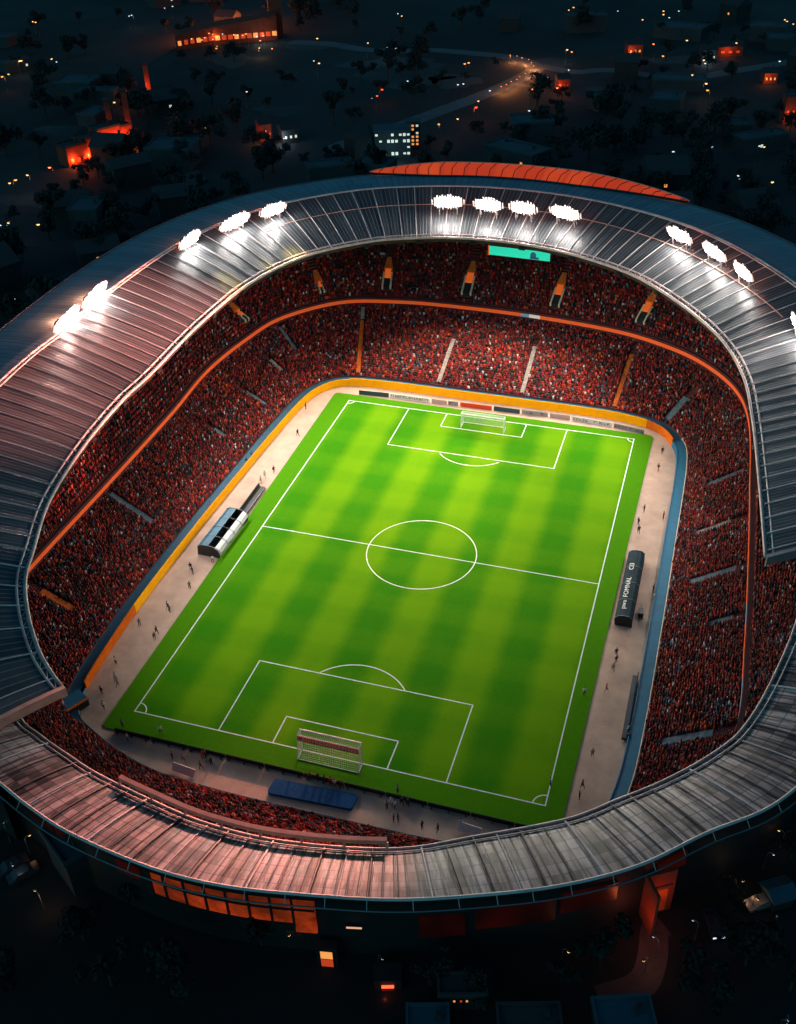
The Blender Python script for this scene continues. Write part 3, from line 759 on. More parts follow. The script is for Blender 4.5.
def keep_low(pts, r):
    m = RNG.random(len(pts)) < .95
    for a0, d, L_, t0, t1, hw in aisle_low:
        w_ = pts[:, :2] - np.array(a0); along = w_ @ np.array(d); across = abs(w_[:, 0] * d[1] - w_[:, 1] * d[0])
        m &= ~((across < hw) & (along > 0) & (along < L_ * t1 + 1) & (along > L_ * (t0 - .02)) & (along < L_ + 1))
    # a gangway through the near left block
    g_ = (pts[:, 1] < -63) & (pts[:, 0] < -16) & (pts[:, 0] > -44) & np.isin(r, (19, 20, 21, 22, 23))
    return m & ~g_
def keep_up(pts, r):
    m = RNG.random(len(pts)) < .93
    for b0, d, L_, hw in portals:
        w_ = pts[:, :2] - np.array(b0); along = w_ @ np.array(d); across = abs(w_[:, 0] * d[1] - w_[:, 1] * d[0])
        m &= ~((across < np.where(along < L_ - 7, hw, 1.1)) & (along > -.6) & (along < L_))
    return m
def weights(P, extra=None):
    n = len(P); Wt = np.tile(np.array([.27, .25, .07, .022, .17, .08, .032, .04, .05, .10]), (n, 1))
    a = smooth_noise(P, 3, 5.0); b_ = smooth_noise(P, 5, 2.0)
    right = P[:, 0] > 43
    Wt[:, 6] *= np.where((b_ > .8) & right, 8, np.where(b_ > 1.1, 2.5, 1)); Wt[:, 7] *= np.where((b_ > .8) & right, 9, np.where(b_ > 1.1, 3, 1))
    lit = np.clip(a, 0, 2); Wt[:, 3] *= 1 + 2.2 * lit; Wt[:, 2] *= 1 + 1.4 * lit; Wt[:, 4] *= 1 + np.clip(-a, 0, 2) * .8  # noise patches with more orange and red shirts, others with more dark
    if extra is not None: Wt = extra(P, Wt)
    return Wt
P, Yw, Rr = seat_rows(low_tr, .47, True, keep_low)
isn = P[:, 1] < -58
def near_extra(P, W):
    m = (P[:, 0] > -2) & (P[:, 0] < 14) & (abs(P[:, 1] + 71.5 - .02 * (P[:, 0] - 6) ** 2) < 1.3)
    W[m] = np.array([.05, .02, .25, .6, .02, .02, .01, 0, .02, .01]); return W
tag(crowd('crowd', P[~isn], Yw[~isn], weights(P[~isn])), 'red clad spectators packed into the lower tier', 'crowd')
tag(crowd('crowd', P[isn], Yw[isn], weights(P[isn], near_extra)), 'red and dark clad spectators packed into the near stand', 'crowd')
P2, Y2, R2 = seat_rows(up_tr, .47, False, keep_up)
tag(crowd('crowd', P2, Y2, weights(P2)), 'dark red spectators filling the upper tier under the roof', 'crowd')

# ------------------------------------------------------------------ floodlights
FL = [((67, 319), 8.0, 38.9, 'first floodlight of the bright pair at the far left of the roof', 0), ((95, 295), 8.0, 39.2, 'second floodlight of the bright pair at the far left of the roof', 0),
      ((190, 240), 6.0, 39.4, 'first of three floodlights on the upper left curve of the roof', 1), ((235, 222), 8.0, 39.4, 'wide middle one of three floodlights on the upper left curve of the roof', 1),
      ((273, 210), 6.0, 39.4, 'last of three floodlights on the upper left curve, smallest of them', 1), ((448, 202), 6.2, 38.6, 'floodlight on the far roof, leftmost of the row of four', 2),
      ((488, 205), 5.6, 38.6, 'floodlight on the far roof, second in the row of four, left of the teal screen', 2), ((523, 208), 5.4, 38.6, 'floodlight on the far roof right above the teal screen', 2),
      ((565, 213), 6.4, 38.6, 'floodlight on the far roof, rightmost of the row of four', 2), ((679, 235), 6.0, 39.2, 'first of three floodlights on the upper right curve, just past the orange canopy', 3),
      ((714, 252), 6.4, 39.2, 'middle one of three floodlights on the upper right curve of the roof', 3), ((743, 272), 5.2, 39.2, 'last and lowest of three floodlights on the upper right curve', 3),
      ((798, 326), 6.0, 39.0, 'lone floodlight on the right roof at the edge of the photo', 3)]
GROUPS = ['floodlight pair on the left roof', 'floodlights on the upper left roof', 'floodlights on the far roof', 'floodlights on the upper right roof']
flood_pos = []
for px, wd, z, lab, gi in FL:
    p = at(*px, z); i = idx_near(Mi, p[:2]); n2 = Vector((*(-NI[i]), 0)); rz = math.atan2(n2.y, n2.x) - math.pi / 2   # local +y looks at the pitch
    t = thing('floodlight', lab, 'floodlight', p, rz, GROUPS[gi])
    tilt = Matrix.Rotation(math.radians(-24), 3, 'X')
    mb = MB(); mb.box((0, -.3, 0), (wd + .6, .3, 2.9), M=tilt); mb.build('housing', M_black, t)
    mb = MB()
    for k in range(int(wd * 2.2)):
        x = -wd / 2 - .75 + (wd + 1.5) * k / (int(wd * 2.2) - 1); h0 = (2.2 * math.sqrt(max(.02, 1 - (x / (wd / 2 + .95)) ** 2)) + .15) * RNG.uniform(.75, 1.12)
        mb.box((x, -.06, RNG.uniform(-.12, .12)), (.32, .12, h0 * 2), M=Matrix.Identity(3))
    mb.v = [tuple(tilt @ Vector(q)) for q in mb.v]; mb.build('bloom_halo', M_bloom_halo, t)
    nx = max(4, int(wd / 1.1)); 
    mb = MB()
    for a in range(nx):
        for b_ in range(2):
            x = -wd / 2 + (a + .5) * wd / nx; zz = -.62 + b_ * 1.24
            rr = .74 - .34 * (2 * abs(x) / wd) ** 2; zz *= .72 + .28 * (1 - (2 * x / wd) ** 2); vs = []; 
            for k in range(10):
                q = 2 * math.pi * k / 10; vs.append(tilt @ Vector((x + rr * math.cos(q), .1, zz + rr * math.sin(q))))
            vs2 = [v_ + tilt @ Vector((0, .14, 0)) for v_ in vs]; vs3 = [tilt @ Vector((x + .6 * rr * math.cos(2 * math.pi * k / 10), .32, zz + .6 * rr * math.sin(2 * math.pi * k / 10))) for k in range(10)]
            mb.add(vs + vs2 + vs3, [(k, 10 + k, 10 + (k + 1) % 10, (k + 1) % 10) for k in range(10)] + [(10 + k, 20 + k, 20 + (k + 1) % 10, 10 + (k + 1) % 10) for k in range(10)] + [tuple(range(29, 19, -1))])
    mb.build('lamp_bank', M_bulb, t)
    for sx in (-.35, .35):
        mb = MB(); mb.tube([(sx * wd, -.2, -.6), (sx * wd, -.9, -3.4)], .12, 5); mb.tube([(sx * wd, -.35, .9), (sx * wd, -2.2, -3.2)], .08, 5); mb.build('bracket', M_steel, t)
    flood_pos.append((p, n2, gi, wd))
for (p, n2, gi, wd) in flood_pos:
    # added points imitate bloom on the roof round each bank; then its beam
    bloom_fill = {0: (1, .62, .55), 1: (.8, .9, 1), 2: (.8, .9, 1), 3: (.8, .92, 1)}[gi]
    point('bloom_fill', p + n2 * 1.6 + Vector((0, 0, .9)), (1000 if gi == 0 else 300 if gi < 3 else 130), bloom_fill, .8)
    point('bloom_fill', p - n2 * 2.0 + Vector((0, 0, 1.0)), (420 if gi != 0 else 2600), (1, .28, .14), .5)
    spot('beam', p + n2 * .9 + Vector((0, 0, .3)), Vector((p.x * -.35, p.y * -.2, 0)), 9000, (1, .95, .88), 80, .9, .8)
    if gi: spot('beam', p + n2 * 3.6 + Vector((0, 0, 1.5)), (RNG.uniform(-12, 4), RNG.uniform(4, 24), 0), (52000 if gi < 3 else 26000), (1, .76, .27), 40, 1, .8)
spot('beam', flood_pos[0][0] + Vector((1.5, -1, 2)), at(75, 460, 33), 9000, (1, .6, .52), 75, 1, .8)
spot('beam', flood_pos[5][0] + flood_pos[5][1] * .9 + Vector((0, 0, .6)), Vector((-6, -83, 17)), 2300000, (1, .26, .17), 21, 1, .8)  # added pink spot that brightens and tints the near roof
spot('beam', flood_pos[11][0] + flood_pos[11][1] * 1.0 + Vector((0, 0, .5)), Vector((-68, -14, 39)), 4200000, (1, .30, .22), 24, 1, .8)  # added pink spot, gives the left roof its copper tint
spot('beam', flood_pos[10][0] + flood_pos[10][1] * 1.0 + Vector((0, 0, .5)), Vector((-69, 16, 39.5)), 4800000, (1, .30, .22), 22, 1, .8)  # second added pink spot for the upper part of the left roof
spot('beam', flood_pos[1][0] + Vector((1.5, 0, 2)), at(130, 370, 33), 6000, (1, .6, .52), 75, 1, .8)
# added lamps under the inner roof edge, the main light on the pitch
ne = 22
for r in range(ne):
    s = (r + .5) / ne * .86 + .07; i = int(s * (N_ - 1)); q = I[i, :2] - NI[i] * .2
    mb = MB(); M3 = Matrix.Rotation(math.atan2(-NI[i, 1], -NI[i, 0]) - math.pi / 2, 3, 'Z') @ Matrix.Rotation(math.radians(-35), 3, 'X')
    mb.box((q[0], q[1], zI[i] - 1.0), (1.6, .3, .6), M=M3)
    mb.build('added_edge_lamp', M_black, roof)
    tgt = Vector((q[0] * -.15 - 2, min(q[1] * .25 + 8, 34), 0)); 
    spot('added_edge_beam', (q[0] - NI[i, 0] * .6, q[1] - NI[i, 1] * .6, zI[i] - 1.2), tgt, ((27000 if .35 < s < .65 else 26000) if .24 < s < .78 else 9500), ((1, .9, .68) if .38 < s < .68 else (1, .95, .88)), 136, .75, .7)

# ------------------------------------------------------------------ teal screen under the far roof
p0, p1 = at(489, 250, 28.6), at(550, 257, 28.6); mid_ = (p0 + p1) / 2; dx = (p1 - p0); rz = math.atan2(dx.y, dx.x); Ls = dx.length
t = thing('video_screen', 'long teal lit screen hanging under the edge of the far roof', 'screen', mid_, rz)
mb = MB(); mb.box((0, .25, 0), (Ls + .5, .4, 2.6)); mb.build('frame', M_black, t)
mb = MB(); mb.box((0, .02, 0), (Ls, .1, 2.2)); mb.build('display', M_screen, t)
mb = MB(); vs = [(Ls * .23 + .75 * math.cos(a) * 1.0, -.045, -.1 + .85 * math.sin(a)) for a in np.linspace(0, 2 * math.pi, 14, endpoint=False)]
mb.add(vs + [(v_[0], -.032, v_[2]) for v_ in vs], [tuple(range(14))] + [(k, 14 + k, 14 + (k + 1) % 14, (k + 1) % 14) for k in range(14)])
mb.box((Ls * .23 + .3, -.035, -.75), (2.2, .02, .55)); mb.build('figure', M_screen_fig, t)
mb = MB(); mb.box((-Ls / 2 - .05, .0, 0), (.35, .2, 2.5)); mb.build('orange_end', M_led, t)
for x in (-Ls * .38, 0, Ls * .38):
    mb = MB(); mb.tube([(x, .4, 1.2), (x, 1.2, 3.6)], .09, 5); mb.build('hanger', M_grey, t)

# ------------------------------------------------------------------ goals
def goal(loc, rz, label, banner):
    W_, H_, D_ = 10.0, (4.7 if banner else 3.7), (1.9 if banner else 2.4)
    t = thing('football_goal', label, 'goal', loc, rz)
    mb = MB(); mb.tube([(-W_ / 2, 0, 0), (-W_ / 2, 0, H_), (W_ / 2, 0, H_), (W_ / 2, 0, 0)], .14, 8); mb.build('goal_frame', M_gw, t)
    mb = MB()
    for s in (-1, 1): mb.tube([(s * W_ / 2, 0, H_), (s * W_ / 2, D_ * .55, H_ * .97), (s * W_ / 2, D_, 0.06), (s * W_ / 2, 0, .06)], .08, 6)
    mb.tube([(-W_ / 2, D_, .06), (W_ / 2, D_, .06)], .08, 6); mb.tube([(-W_ / 2, D_ * .55, H_ * .97), (W_ / 2, D_ * .55, H_ * .97)], .07, 6)
    mb.build('net_support', M_gw, t)
    mb = MB(); r = .022
    def prof(q):
        P_ = [(0, H_), (D_ * .55, H_ * .97), (D_, .06)]; L1 = D_ * .55; L2 = math.hypot(D_ * .45, H_ * .91); s = q * (L1 + L2)
        if s < L1: k = s / L1; return (P_[0][0] + (P_[1][0] - P_[0][0]) * k, P_[0][1] + (P_[1][1] - P_[0][1]) * k)
        k = (s - L1) / L2; return (P_[1][0] + (P_[2][0] - P_[1][0]) * k, P_[1][1] + (P_[2][1] - P_[1][1]) * k)
    for k in range(34):
        x = -W_ / 2 + W_ * k / 33; mb.tube([(x, *prof(q)) for q in np.linspace(0, 1, 7)], r, 3)
    for k in range(15):
        y, z = prof(k / 14); mb.tube([(-W_ / 2, y, z), (W_ / 2, y, z)], r, 3)
    for s in (-1, 1):
        for k in range(1, 8):
            y = D_ * k / 8; zt_ = H_ if y < D_ * .55 else H_ * .97 * (D_ - y) / (D_ * .45); mb.tube([(s * W_ / 2, y, .05), (s * W_ / 2, y, zt_)], r, 3)
        for k in range(1, 9):
            z = H_ * k / 9; y1 = D_ - (D_ * .45) * z / (H_ * .97); mb.tube([(s * W_ / 2, 0, z), (s * W_ / 2, y1, z)], r, 3)
    mb.build('net', M_net, t)
    if banner:
        mb = MB(); mb.box((0, D_ * .55 + .2, H_ - .62), (W_ - .1, .06, 1.05)); bo = mb.build('banner', M_banner, t)
        # block letters too blurred to read, kept as white marks
        mb = MB(); x = W_ / 2 - .5; r_ = random.Random(4)
        while x > -W_ / 2 + .5:
            wl = r_.uniform(.28, .5)
            if r_.random() < .12: x -= .45; continue
            y = D_ * .55 + .245; zc = H_ - .62
            k = r_.randrange(4)
            mb.box((x, y, zc), (.1, .02, .5))
            if k != 1: mb.box((x - wl / 2, y + .002, zc + .2), (wl - .1, .02, .1))
            if k in (0, 2): mb.box((x - wl / 2, y + .004, zc - .2), (wl - .1, .02, .1))
            if k in (1, 3): mb.box((x - wl / 2, y + .006, zc), (wl - .1, .02, .1))
            x -= wl + .16
        mb.build('lettering', M_gw, bo)
    return t
M_gw = mat('white goal paint', (.8, .78, .74), .5); M_net = mat('net cord', (.55, .56, .5), .8); M_banner = mat('red goal banner', (.85, .16, .11), .7, noise=(2, (.7, .11, .07), .4, .7))
goal((.55, -52.55, .14), math.pi, 'near goal seen from behind, white frame with a red banner under its top bar', True)
goal((.2, 47.3, .14), 0, 'far white goal standing on the far six yard line', False)

# ------------------------------------------------------------------ advertising boards at the far end
def text_mesh(name, body, size, m, parent, loc, rot, depth=.01):
    cu = bpy.data.curves.new(name, 'FONT'); cu.body = body; cu.size = size; cu.extrude = depth; cu.align_x = 'CENTER'; cu.align_y = 'CENTER'
    o = bpy.data.objects.new(name, cu); C.objects.link(o)
    dg = bpy.context.evaluated_depsgraph_get(); me = bpy.data.meshes.new_from_object(o.evaluated_get(dg)); me.name = name
    bpy.data.objects.remove(o); bpy.data.curves.remove(cu)
    me.materials.append(m) if not me.materials else me.materials.__setitem__(0, m)
    q = link(bpy.data.objects.new(name, me), parent); q.location = loc; q.rotation_euler = rot
    return q
MB_teal = mat('dark teal board', (.02, .06, .075), .5); MB_white = mat('white board', (.75, .7, .68), .5); MB_pink = mat('pale pink board', (.5, .33, .3), .6)
MB_red = mat('red board', (.75, .05, .012), .5); MB_grey = mat('grey board', (.33, .28, .28), .6); MB_ink = mat('dark board ink', (.03, .03, .04), .6)
def marks(parent, L_, seed, m, hgt=.55, y=-.07):
    r_ = random.Random(seed); mb = MB(); x = -L_ / 2 + .4
    while x < L_ / 2 - .5:
        if r_.random() < .22: x += r_.uniform(.3, .9); continue
        wl = r_.uniform(.25, .6); mb.box((x, y, .62), (.11, .02, hgt))
        for zz in (.62 + hgt * .4, .62, .62 - hgt * .4):
            if r_.random() < .6: mb.box((x + wl / 2, y - .003, zz), (wl, .02, .1))
        x += wl + .25
    mb.build('lettering', m, parent)
for u0, v0, u1, v1, m, lab, ink in ((359, 391, 389, 394, MB_teal, 'dark teal advertising board nearest the far left corner', None), (390, 394, 430, 399.5, MB_white, 'long white advertising board left of the far goal', MB_ink),
        (431.5, 399.5, 447, 401.5, MB_pink, 'small plain pink board between the white board and grey one', None), (448, 401.5, 458.5, 402.8, MB_grey, 'small grey lettered board just left of the red one', MB_ink),
        (460, 403, 492, 407, MB_red, 'bright red advertising board behind the far goal', None), (493.5, 407, 520, 410.5, MB_teal, 'dark teal board directly right of the red one', None),
        (521.5, 410.5, 548, 413.5, MB_grey, 'grey lettered board right of the far goal', MB_ink), (549.5, 414, 570, 416.5, MB_pink, 'plain pink board beside the long striped one', None),
        (572, 417, 612, 424, MB_white, 'white advertising board with dark lettering towards the far right corner', MB_ink), (613.5, 424, 644, 431, MB_grey, 'last grey board at the far right corner', MB_ink)):
    a, b_ = at(u0, v0 + 3.5, 0), at(u1, v1 + 3.5, 0); d = b_ - a; L_ = d.length
    t = thing('advertising_board', lab, 'advert board', (a + b_) / 2, math.atan2(d.y, d.x), 'advertising boards behind the far goal line')
    mb = MB(); mb.box((0, 0, .62), (L_ - .08, .1, 1.15)); mb.build('panel', m, t)
    mb = MB()
    for x in (-L_ * .4, L_ * .4): mb.box((x, .35, .3), (.08, .6, .6))
    mb.build('feet', M_black, t)
    if ink: marks(t, L_, int(u0), ink)
# dark low boards along the near edge seen from behind
for k in range(11):
    x0 = -35 + 72 * k / 11; t = thing('perimeter_board', 'dark back of a low board along the near edge of the turf', 'advert board', (x0 + 3.27, -57.25 - .0 * k, 0), 0, 'dark perimeter boards on the near edge')
    mb = MB(); mb.box((0, 0, .48), (6.4, .12, .86)); mb.build('panel', M_turfside, t)
    for x in (-2.6, 0, 2.6): mb = MB(); mb.box((x, -.3, .25), (.08, .5, .5)); mb.build('strut', M_black, t)

# ------------------------------------------------------------------ dugouts
M_shell = mat('white dugout shell', (.72, .74, .78), .25); M_dug_blue = mat('blue dugout roof', (.012, .035, .05), .75, noise=(.6, (.008, .02, .03), .4, .7), spec=.15); M_dug_lite = mat('blue dugout back', (.03, .14, .22), .5, noise=(.6, (.02, .09, .15), .4, .7)); M_seat = mat('dark seat', (.02, .022, .028), .6)
def dugout(loc, rz, L_, label, roof_front, roof_back, split=0):
    """open side looks along local -x... the long axis is local y"""
    t = thing('dugout', label, 'dugout', loc, rz)
    prof = [(-1.9, 1.15), (-1.7, 1.8), (-1.1, 2.2), (.05, 2.4), (1.1, 2.35), (1.8, 1.9), (1.95, .1)]
    def shell(a, b_, m, name):
        sec = np.array([[(x, y, z) for x, z in prof[a:b_ + 1]] + [(x * .95, y, z - .1) for x, z in prof[a:b_ + 1]][::-1] + [(prof[a][0], y, prof[a][1])] for y in np.linspace(-L_ / 2, L_ / 2, 9)])
        mb = MB(); mb.add(*strip(sec)); mb.add(sec[0][:-1], [tuple(range(sec.shape[1] - 1))]); mb.add(sec[-1][:-1], [tuple(range(sec.shape[1] - 2, -1, -1))])
        return mb.build(name, m, t)
    f_ = shell(0, 3, roof_front, 'canopy') if not split else shell(0, 2, roof_front, 'canopy'); shell(split or 3, 6, roof_back, 'back_shell')
    for s in (-1, 1):
        mb = MB(); vs = [(x * .96, s * (L_ / 2 - .05), z - .06) for x, z in prof] + [(-1.7, s * (L_ / 2 - .05), .05)]
        vs2 = [(x, y - s * .12, z) for x, y, z in vs]; n = len(vs)
        mb.add(vs + vs2, [tuple(range(n)), tuple(range(2 * n - 1, n - 1, -1))] + [(k, (k + 1) % n, n + (k + 1) % n, n + k) for k in range(n)]); mb.build('end_panel', M_black, t)
    mb = MB(); mb.box((0, 0, .1), (3.3, L_ - .2, .2)); mb.build('floor_plate', M_black, t)
    mb = MB(); n = int(L_ / .7)
    for k in range(n):
        y = -L_ / 2 + .5 + k * (L_ - 1) / max(1, n - 1); mb.box((.7, y, .5), (.55, .5, .2)); mb.box((1.0, y, .95), (.12, .5, .7))
    mb.build('seats', M_seat, t)
    for k in range(5):
        y = -L_ / 2 + .1 + k * (L_ - .2) / 4; mb = MB(); mb.tube([(x * 1.01, y, z + .03) for x, z in prof[:-1]], .06, 5); mb.build('hoop', M_grey, t)
    return t, f_
dugout((-40.0, -5.4, 0), math.pi - math.radians(1), 13.0, 'white fronted dugout with a blue back shell on the left apron', M_shell, M_dug_lite, 3)[0].scale = (1.3, 1, 1.1)
t = thing('bench', 'long black covered bench running on from the left dugout', 'bench', (-39.4, 7.0, 0), math.radians(0))
mb = MB(); mb.box((0, 0, .35), (1.3, 11.0, .5)); mb.build('seat', M_seat, t)
mb = MB(); mb.box((-.72, 0, .8), (.14, 11.0, 1.3)); mb.build('backrest', M_black, t)
mb = MB(); mb.tube([(.72, -5.5, .66), (.72, 5.5, .66)], .07, 6); mb.build('front_rail', M_grey, t)
t, f_ = dugout((39.7, -.6, 0), 0, 19.5, 'dark blue dugout with white lettering on its roof on the right apron', M_dug_blue, M_dug_blue); t.scale = (.82, 1, 1)
text_mesh('lettering', 'pwu  FOMNAL', 1.45, M_gw, f_, (-.5, -3.2, 2.40), (math.radians(-10), 0, math.radians(90)))
text_mesh('lettering', 'CI3', 1.45, M_gw, f_, (-.45, 4.6, 2.41), (math.radians(-10), 0, math.radians(90)))
t = thing('equipment_trolley', 'small dark trolley parked against the right dugout', 'trolley', (42.4, -6.6, 0), .1)
mb = MB(); mb.box((0, 0, .75), (.9, 1.7, .9)); mb.build('crate', M_black, t)
mb = MB(); mb.tube([(0, .85, .9), (0, 1.5, 1.3)], .04, 5); mb.build('handle', M_grey, t)
for sx in (-.4, .4):
    for sy in (-.6, .6):
        mb = MB(); mb.tube([(sx - .04, sy, .18), (sx + .04, sy, .18)], .18, 10); mb.build('wheel', M_seat, t)
# tarpaulin and bench near the stands
pts = rounded([(-6.4, -62.0), (6.9, -61.3), (6.9, -58.5), (-6.2, -59.2)][::1], .5)
o = ngon_slab('groundsheet', pts, .004, .5, [mat('navy tarpaulin', (.008, .07, .2), .9, noise=(1.2, (.006, .05, .14), .4, .7), bump=(2, .4), spec=.1)], kind=None)
tag(o, 'flat navy tarpaulin on the near apron behind the goal', 'tarpaulin')
t = thing('bench', 'dark navy bench against the blue wall on the right apron', 'bench', (43.35, -29.6, 0), 0)
mb = MB(); mb.box((0, 0, .4), (.75, 14.2, .5)); mb.build('seat', mat('navy bench', (.01, .035, .07), .5), t)
mb = MB(); mb.box((.45, 0, 1.0), (.12, 14.2, 1.1)); mb.build('backrest', M_dug_blue, t)
# tunnel cover at the left corner and white boards
c = at(73, 703, 1)
t = thing('tunnel_cover', 'dark blue players tunnel cover at the near left corner', 'tunnel', (c.x, c.y, 0), math.radians(62))
mb = MB(); mb.box((0, 0, .9), (4.2, 3.0, 1.5)); mb.build('cover', M_bright_blue, t)
mb = MB(); mb.box((0, -1.54, .8), (3.8, .1, 1.3)); mb.build('doorway', M_dark, t)
mb = MB(); mb.box((0, -1.6, 1.75), (4.4, .3, .2)); mb.build('lintel', M_orange, t)
for px0, px1, lab in (((172, 769), (194, 777), 'white board on the edge of the near left stand'), ((458, 829), (480, 836), 'white board lying by the near roof at the bottom of the apron')):
    a, b_ = at(*px0, .3), at(*px1, .3); d = b_ - a
    t = thing('white_board', lab, 'board', ((a.x + b_.x) / 2, (a.y + b_.y) / 2, 0), math.atan2(d.y, d.x))
    mb = MB(); mb.box((0, .25, .75), (d.length, .14, 1.3), M=Matrix.Rotation(math.radians(-35), 3, 'X')); mb.build('panel', MB_white, t)
    mb = MB(); mb.box((-d.length * .3, .5, .4), (.1, .8, .7)); mb.box((d.length * .3, .5, .4), (.1, .8, .7)); mb.build('props', M_black, t)

# ------------------------------------------------------------------ people on the apron
def skin_mesh(name, joints, edges, radii, root):
    me = bpy.data.meshes.new(name); me.from_pydata(joints, edges, []); o = bpy.data.objects.new(name, me); C.objects.link(o)
    md = o.modifiers.new('s', 'SKIN'); md.use_smooth_shade = True
    for i, r in enumerate(radii): me.skin_vertices[0].data[i].radius = (r, r) if not hasattr(r, '__len__') else r; me.skin_vertices[0].data[i].use_root = (i == root)
    sb = o.modifiers.new('u', 'SUBSURF'); sb.levels = 1
    dg = bpy.context.evaluated_depsgraph_get(); dg.update()
    out = bpy.data.meshes.new_from_object(o.evaluated_get(dg)); out.name = name
    bpy.data.objects.remove(o); bpy.data.meshes.remove(me)
    return out
def pose(kind):
    st = {'stand': (.0, .0), 'walk': (.28, -.26), 'wide': (.06, -.04), 'crouch': (0, 0)}[kind]
    J = [(0, 0, .95), (0, 0, 1.15), (0, .01, 1.38), (0, .0, 1.5), (0, .02, 1.6), (0, .02, 1.72)]
    R_ = [.145, .135, .165, .062, .088, .085]; E = [(0, 1), (1, 2), (2, 3), (3, 4), (4, 5)]
    for s, d in ((-1, st[0]), (1, st[1])):
        k = len(J); sp = .13 if kind != 'wide' else .2
        J += [(s * .1, 0, .88), (s * sp, d * .55 + .04, .5), (s * sp, d, .09), (s * sp, d + .16, .05)]; R_ += [.095, .068, .045, .04]
        E += [(0, k), (k, k + 1), (k + 1, k + 2), (k + 2, k + 3)]
        k = len(J); a = -d if kind == 'walk' else (.12 if kind == 'stand' else .25)
        J += [(s * .2, 0, 1.4), (s * .26, a * .3, 1.14), (s * .25, a + .06, .9), (s * .245, a + .1, .8)]; R_ += [.065, .048, .036, .036]
        E += [(2, k), (k, k + 1), (k + 1, k + 2), (k + 2, k + 3)]
    return skin_mesh('person', J, E, R_, 0)
M_skin = mat('skin', (.42, .24, .17), .6)
CL = {n: mat(n + ' cloth', c, .85) for n, c in (('dark', (.018, .018, .022)), ('white', (.75, .74, .72)), ('red', (.5, .03, .025)), ('navy', (.02, .035, .08)), ('grey', (.2, .2, .2)), ('orange', (.6, .16, .02)))}
M_hair = mat('dark hair', (.015, .01, .008), .7)
POSES = {k: pose(k) for k in ('stand', 'walk', 'wide')}
bm = bmesh.new(); bmesh.ops.create_uvsphere(bm, u_segments=10, v_segments=7, radius=.108)
bmesh.ops.delete(bm, geom=[v_ for v_ in bm.verts if v_.co.z < -.02 and v_.co.y > -.02] , context='VERTS')
hair_me = bpy.data.meshes.new('hair'); bm.to_mesh(hair_me); bm.free(); hair_me.materials.append(M_hair)
BODY = {}
def body(pk, top, low):
    if (pk, top, low) in BODY: return BODY[(pk, top, low)]
    me = POSES[pk].copy(); me.name = 'person'; me.materials.clear()
    for m in (CL[top], CL[low], M_skin, M_hair): me.materials.append(m)
    for p in me.polygons:
        z = p.center.z; r = abs(p.center.x)
        p.material_index = 2 if (z > 1.49 or (r > .2 and z < .9 and z > .6)) else (0 if z > .95 or r > .19 and z > .85 else (3 if z < .09 else 1)); p.use_smooth = True
    BODY[(pk, top, low)] = me; return me
def person(u, v, top, low, pk, label, z=0.0, group=None):
    p = at(u, v, z); o = bpy.data.objects.new('person', body(pk, top, low)); C.objects.link(o); o.location = p; o.rotation_euler.z = random.uniform(0, 6.28)
    o.scale = (1.12, 1.12, 1.08)
    tag(o, label, 'person', group)
    h_ = bpy.data.objects.new('hair', hair_me); link(h_, o); h_.location = (0, .0, 1.72)
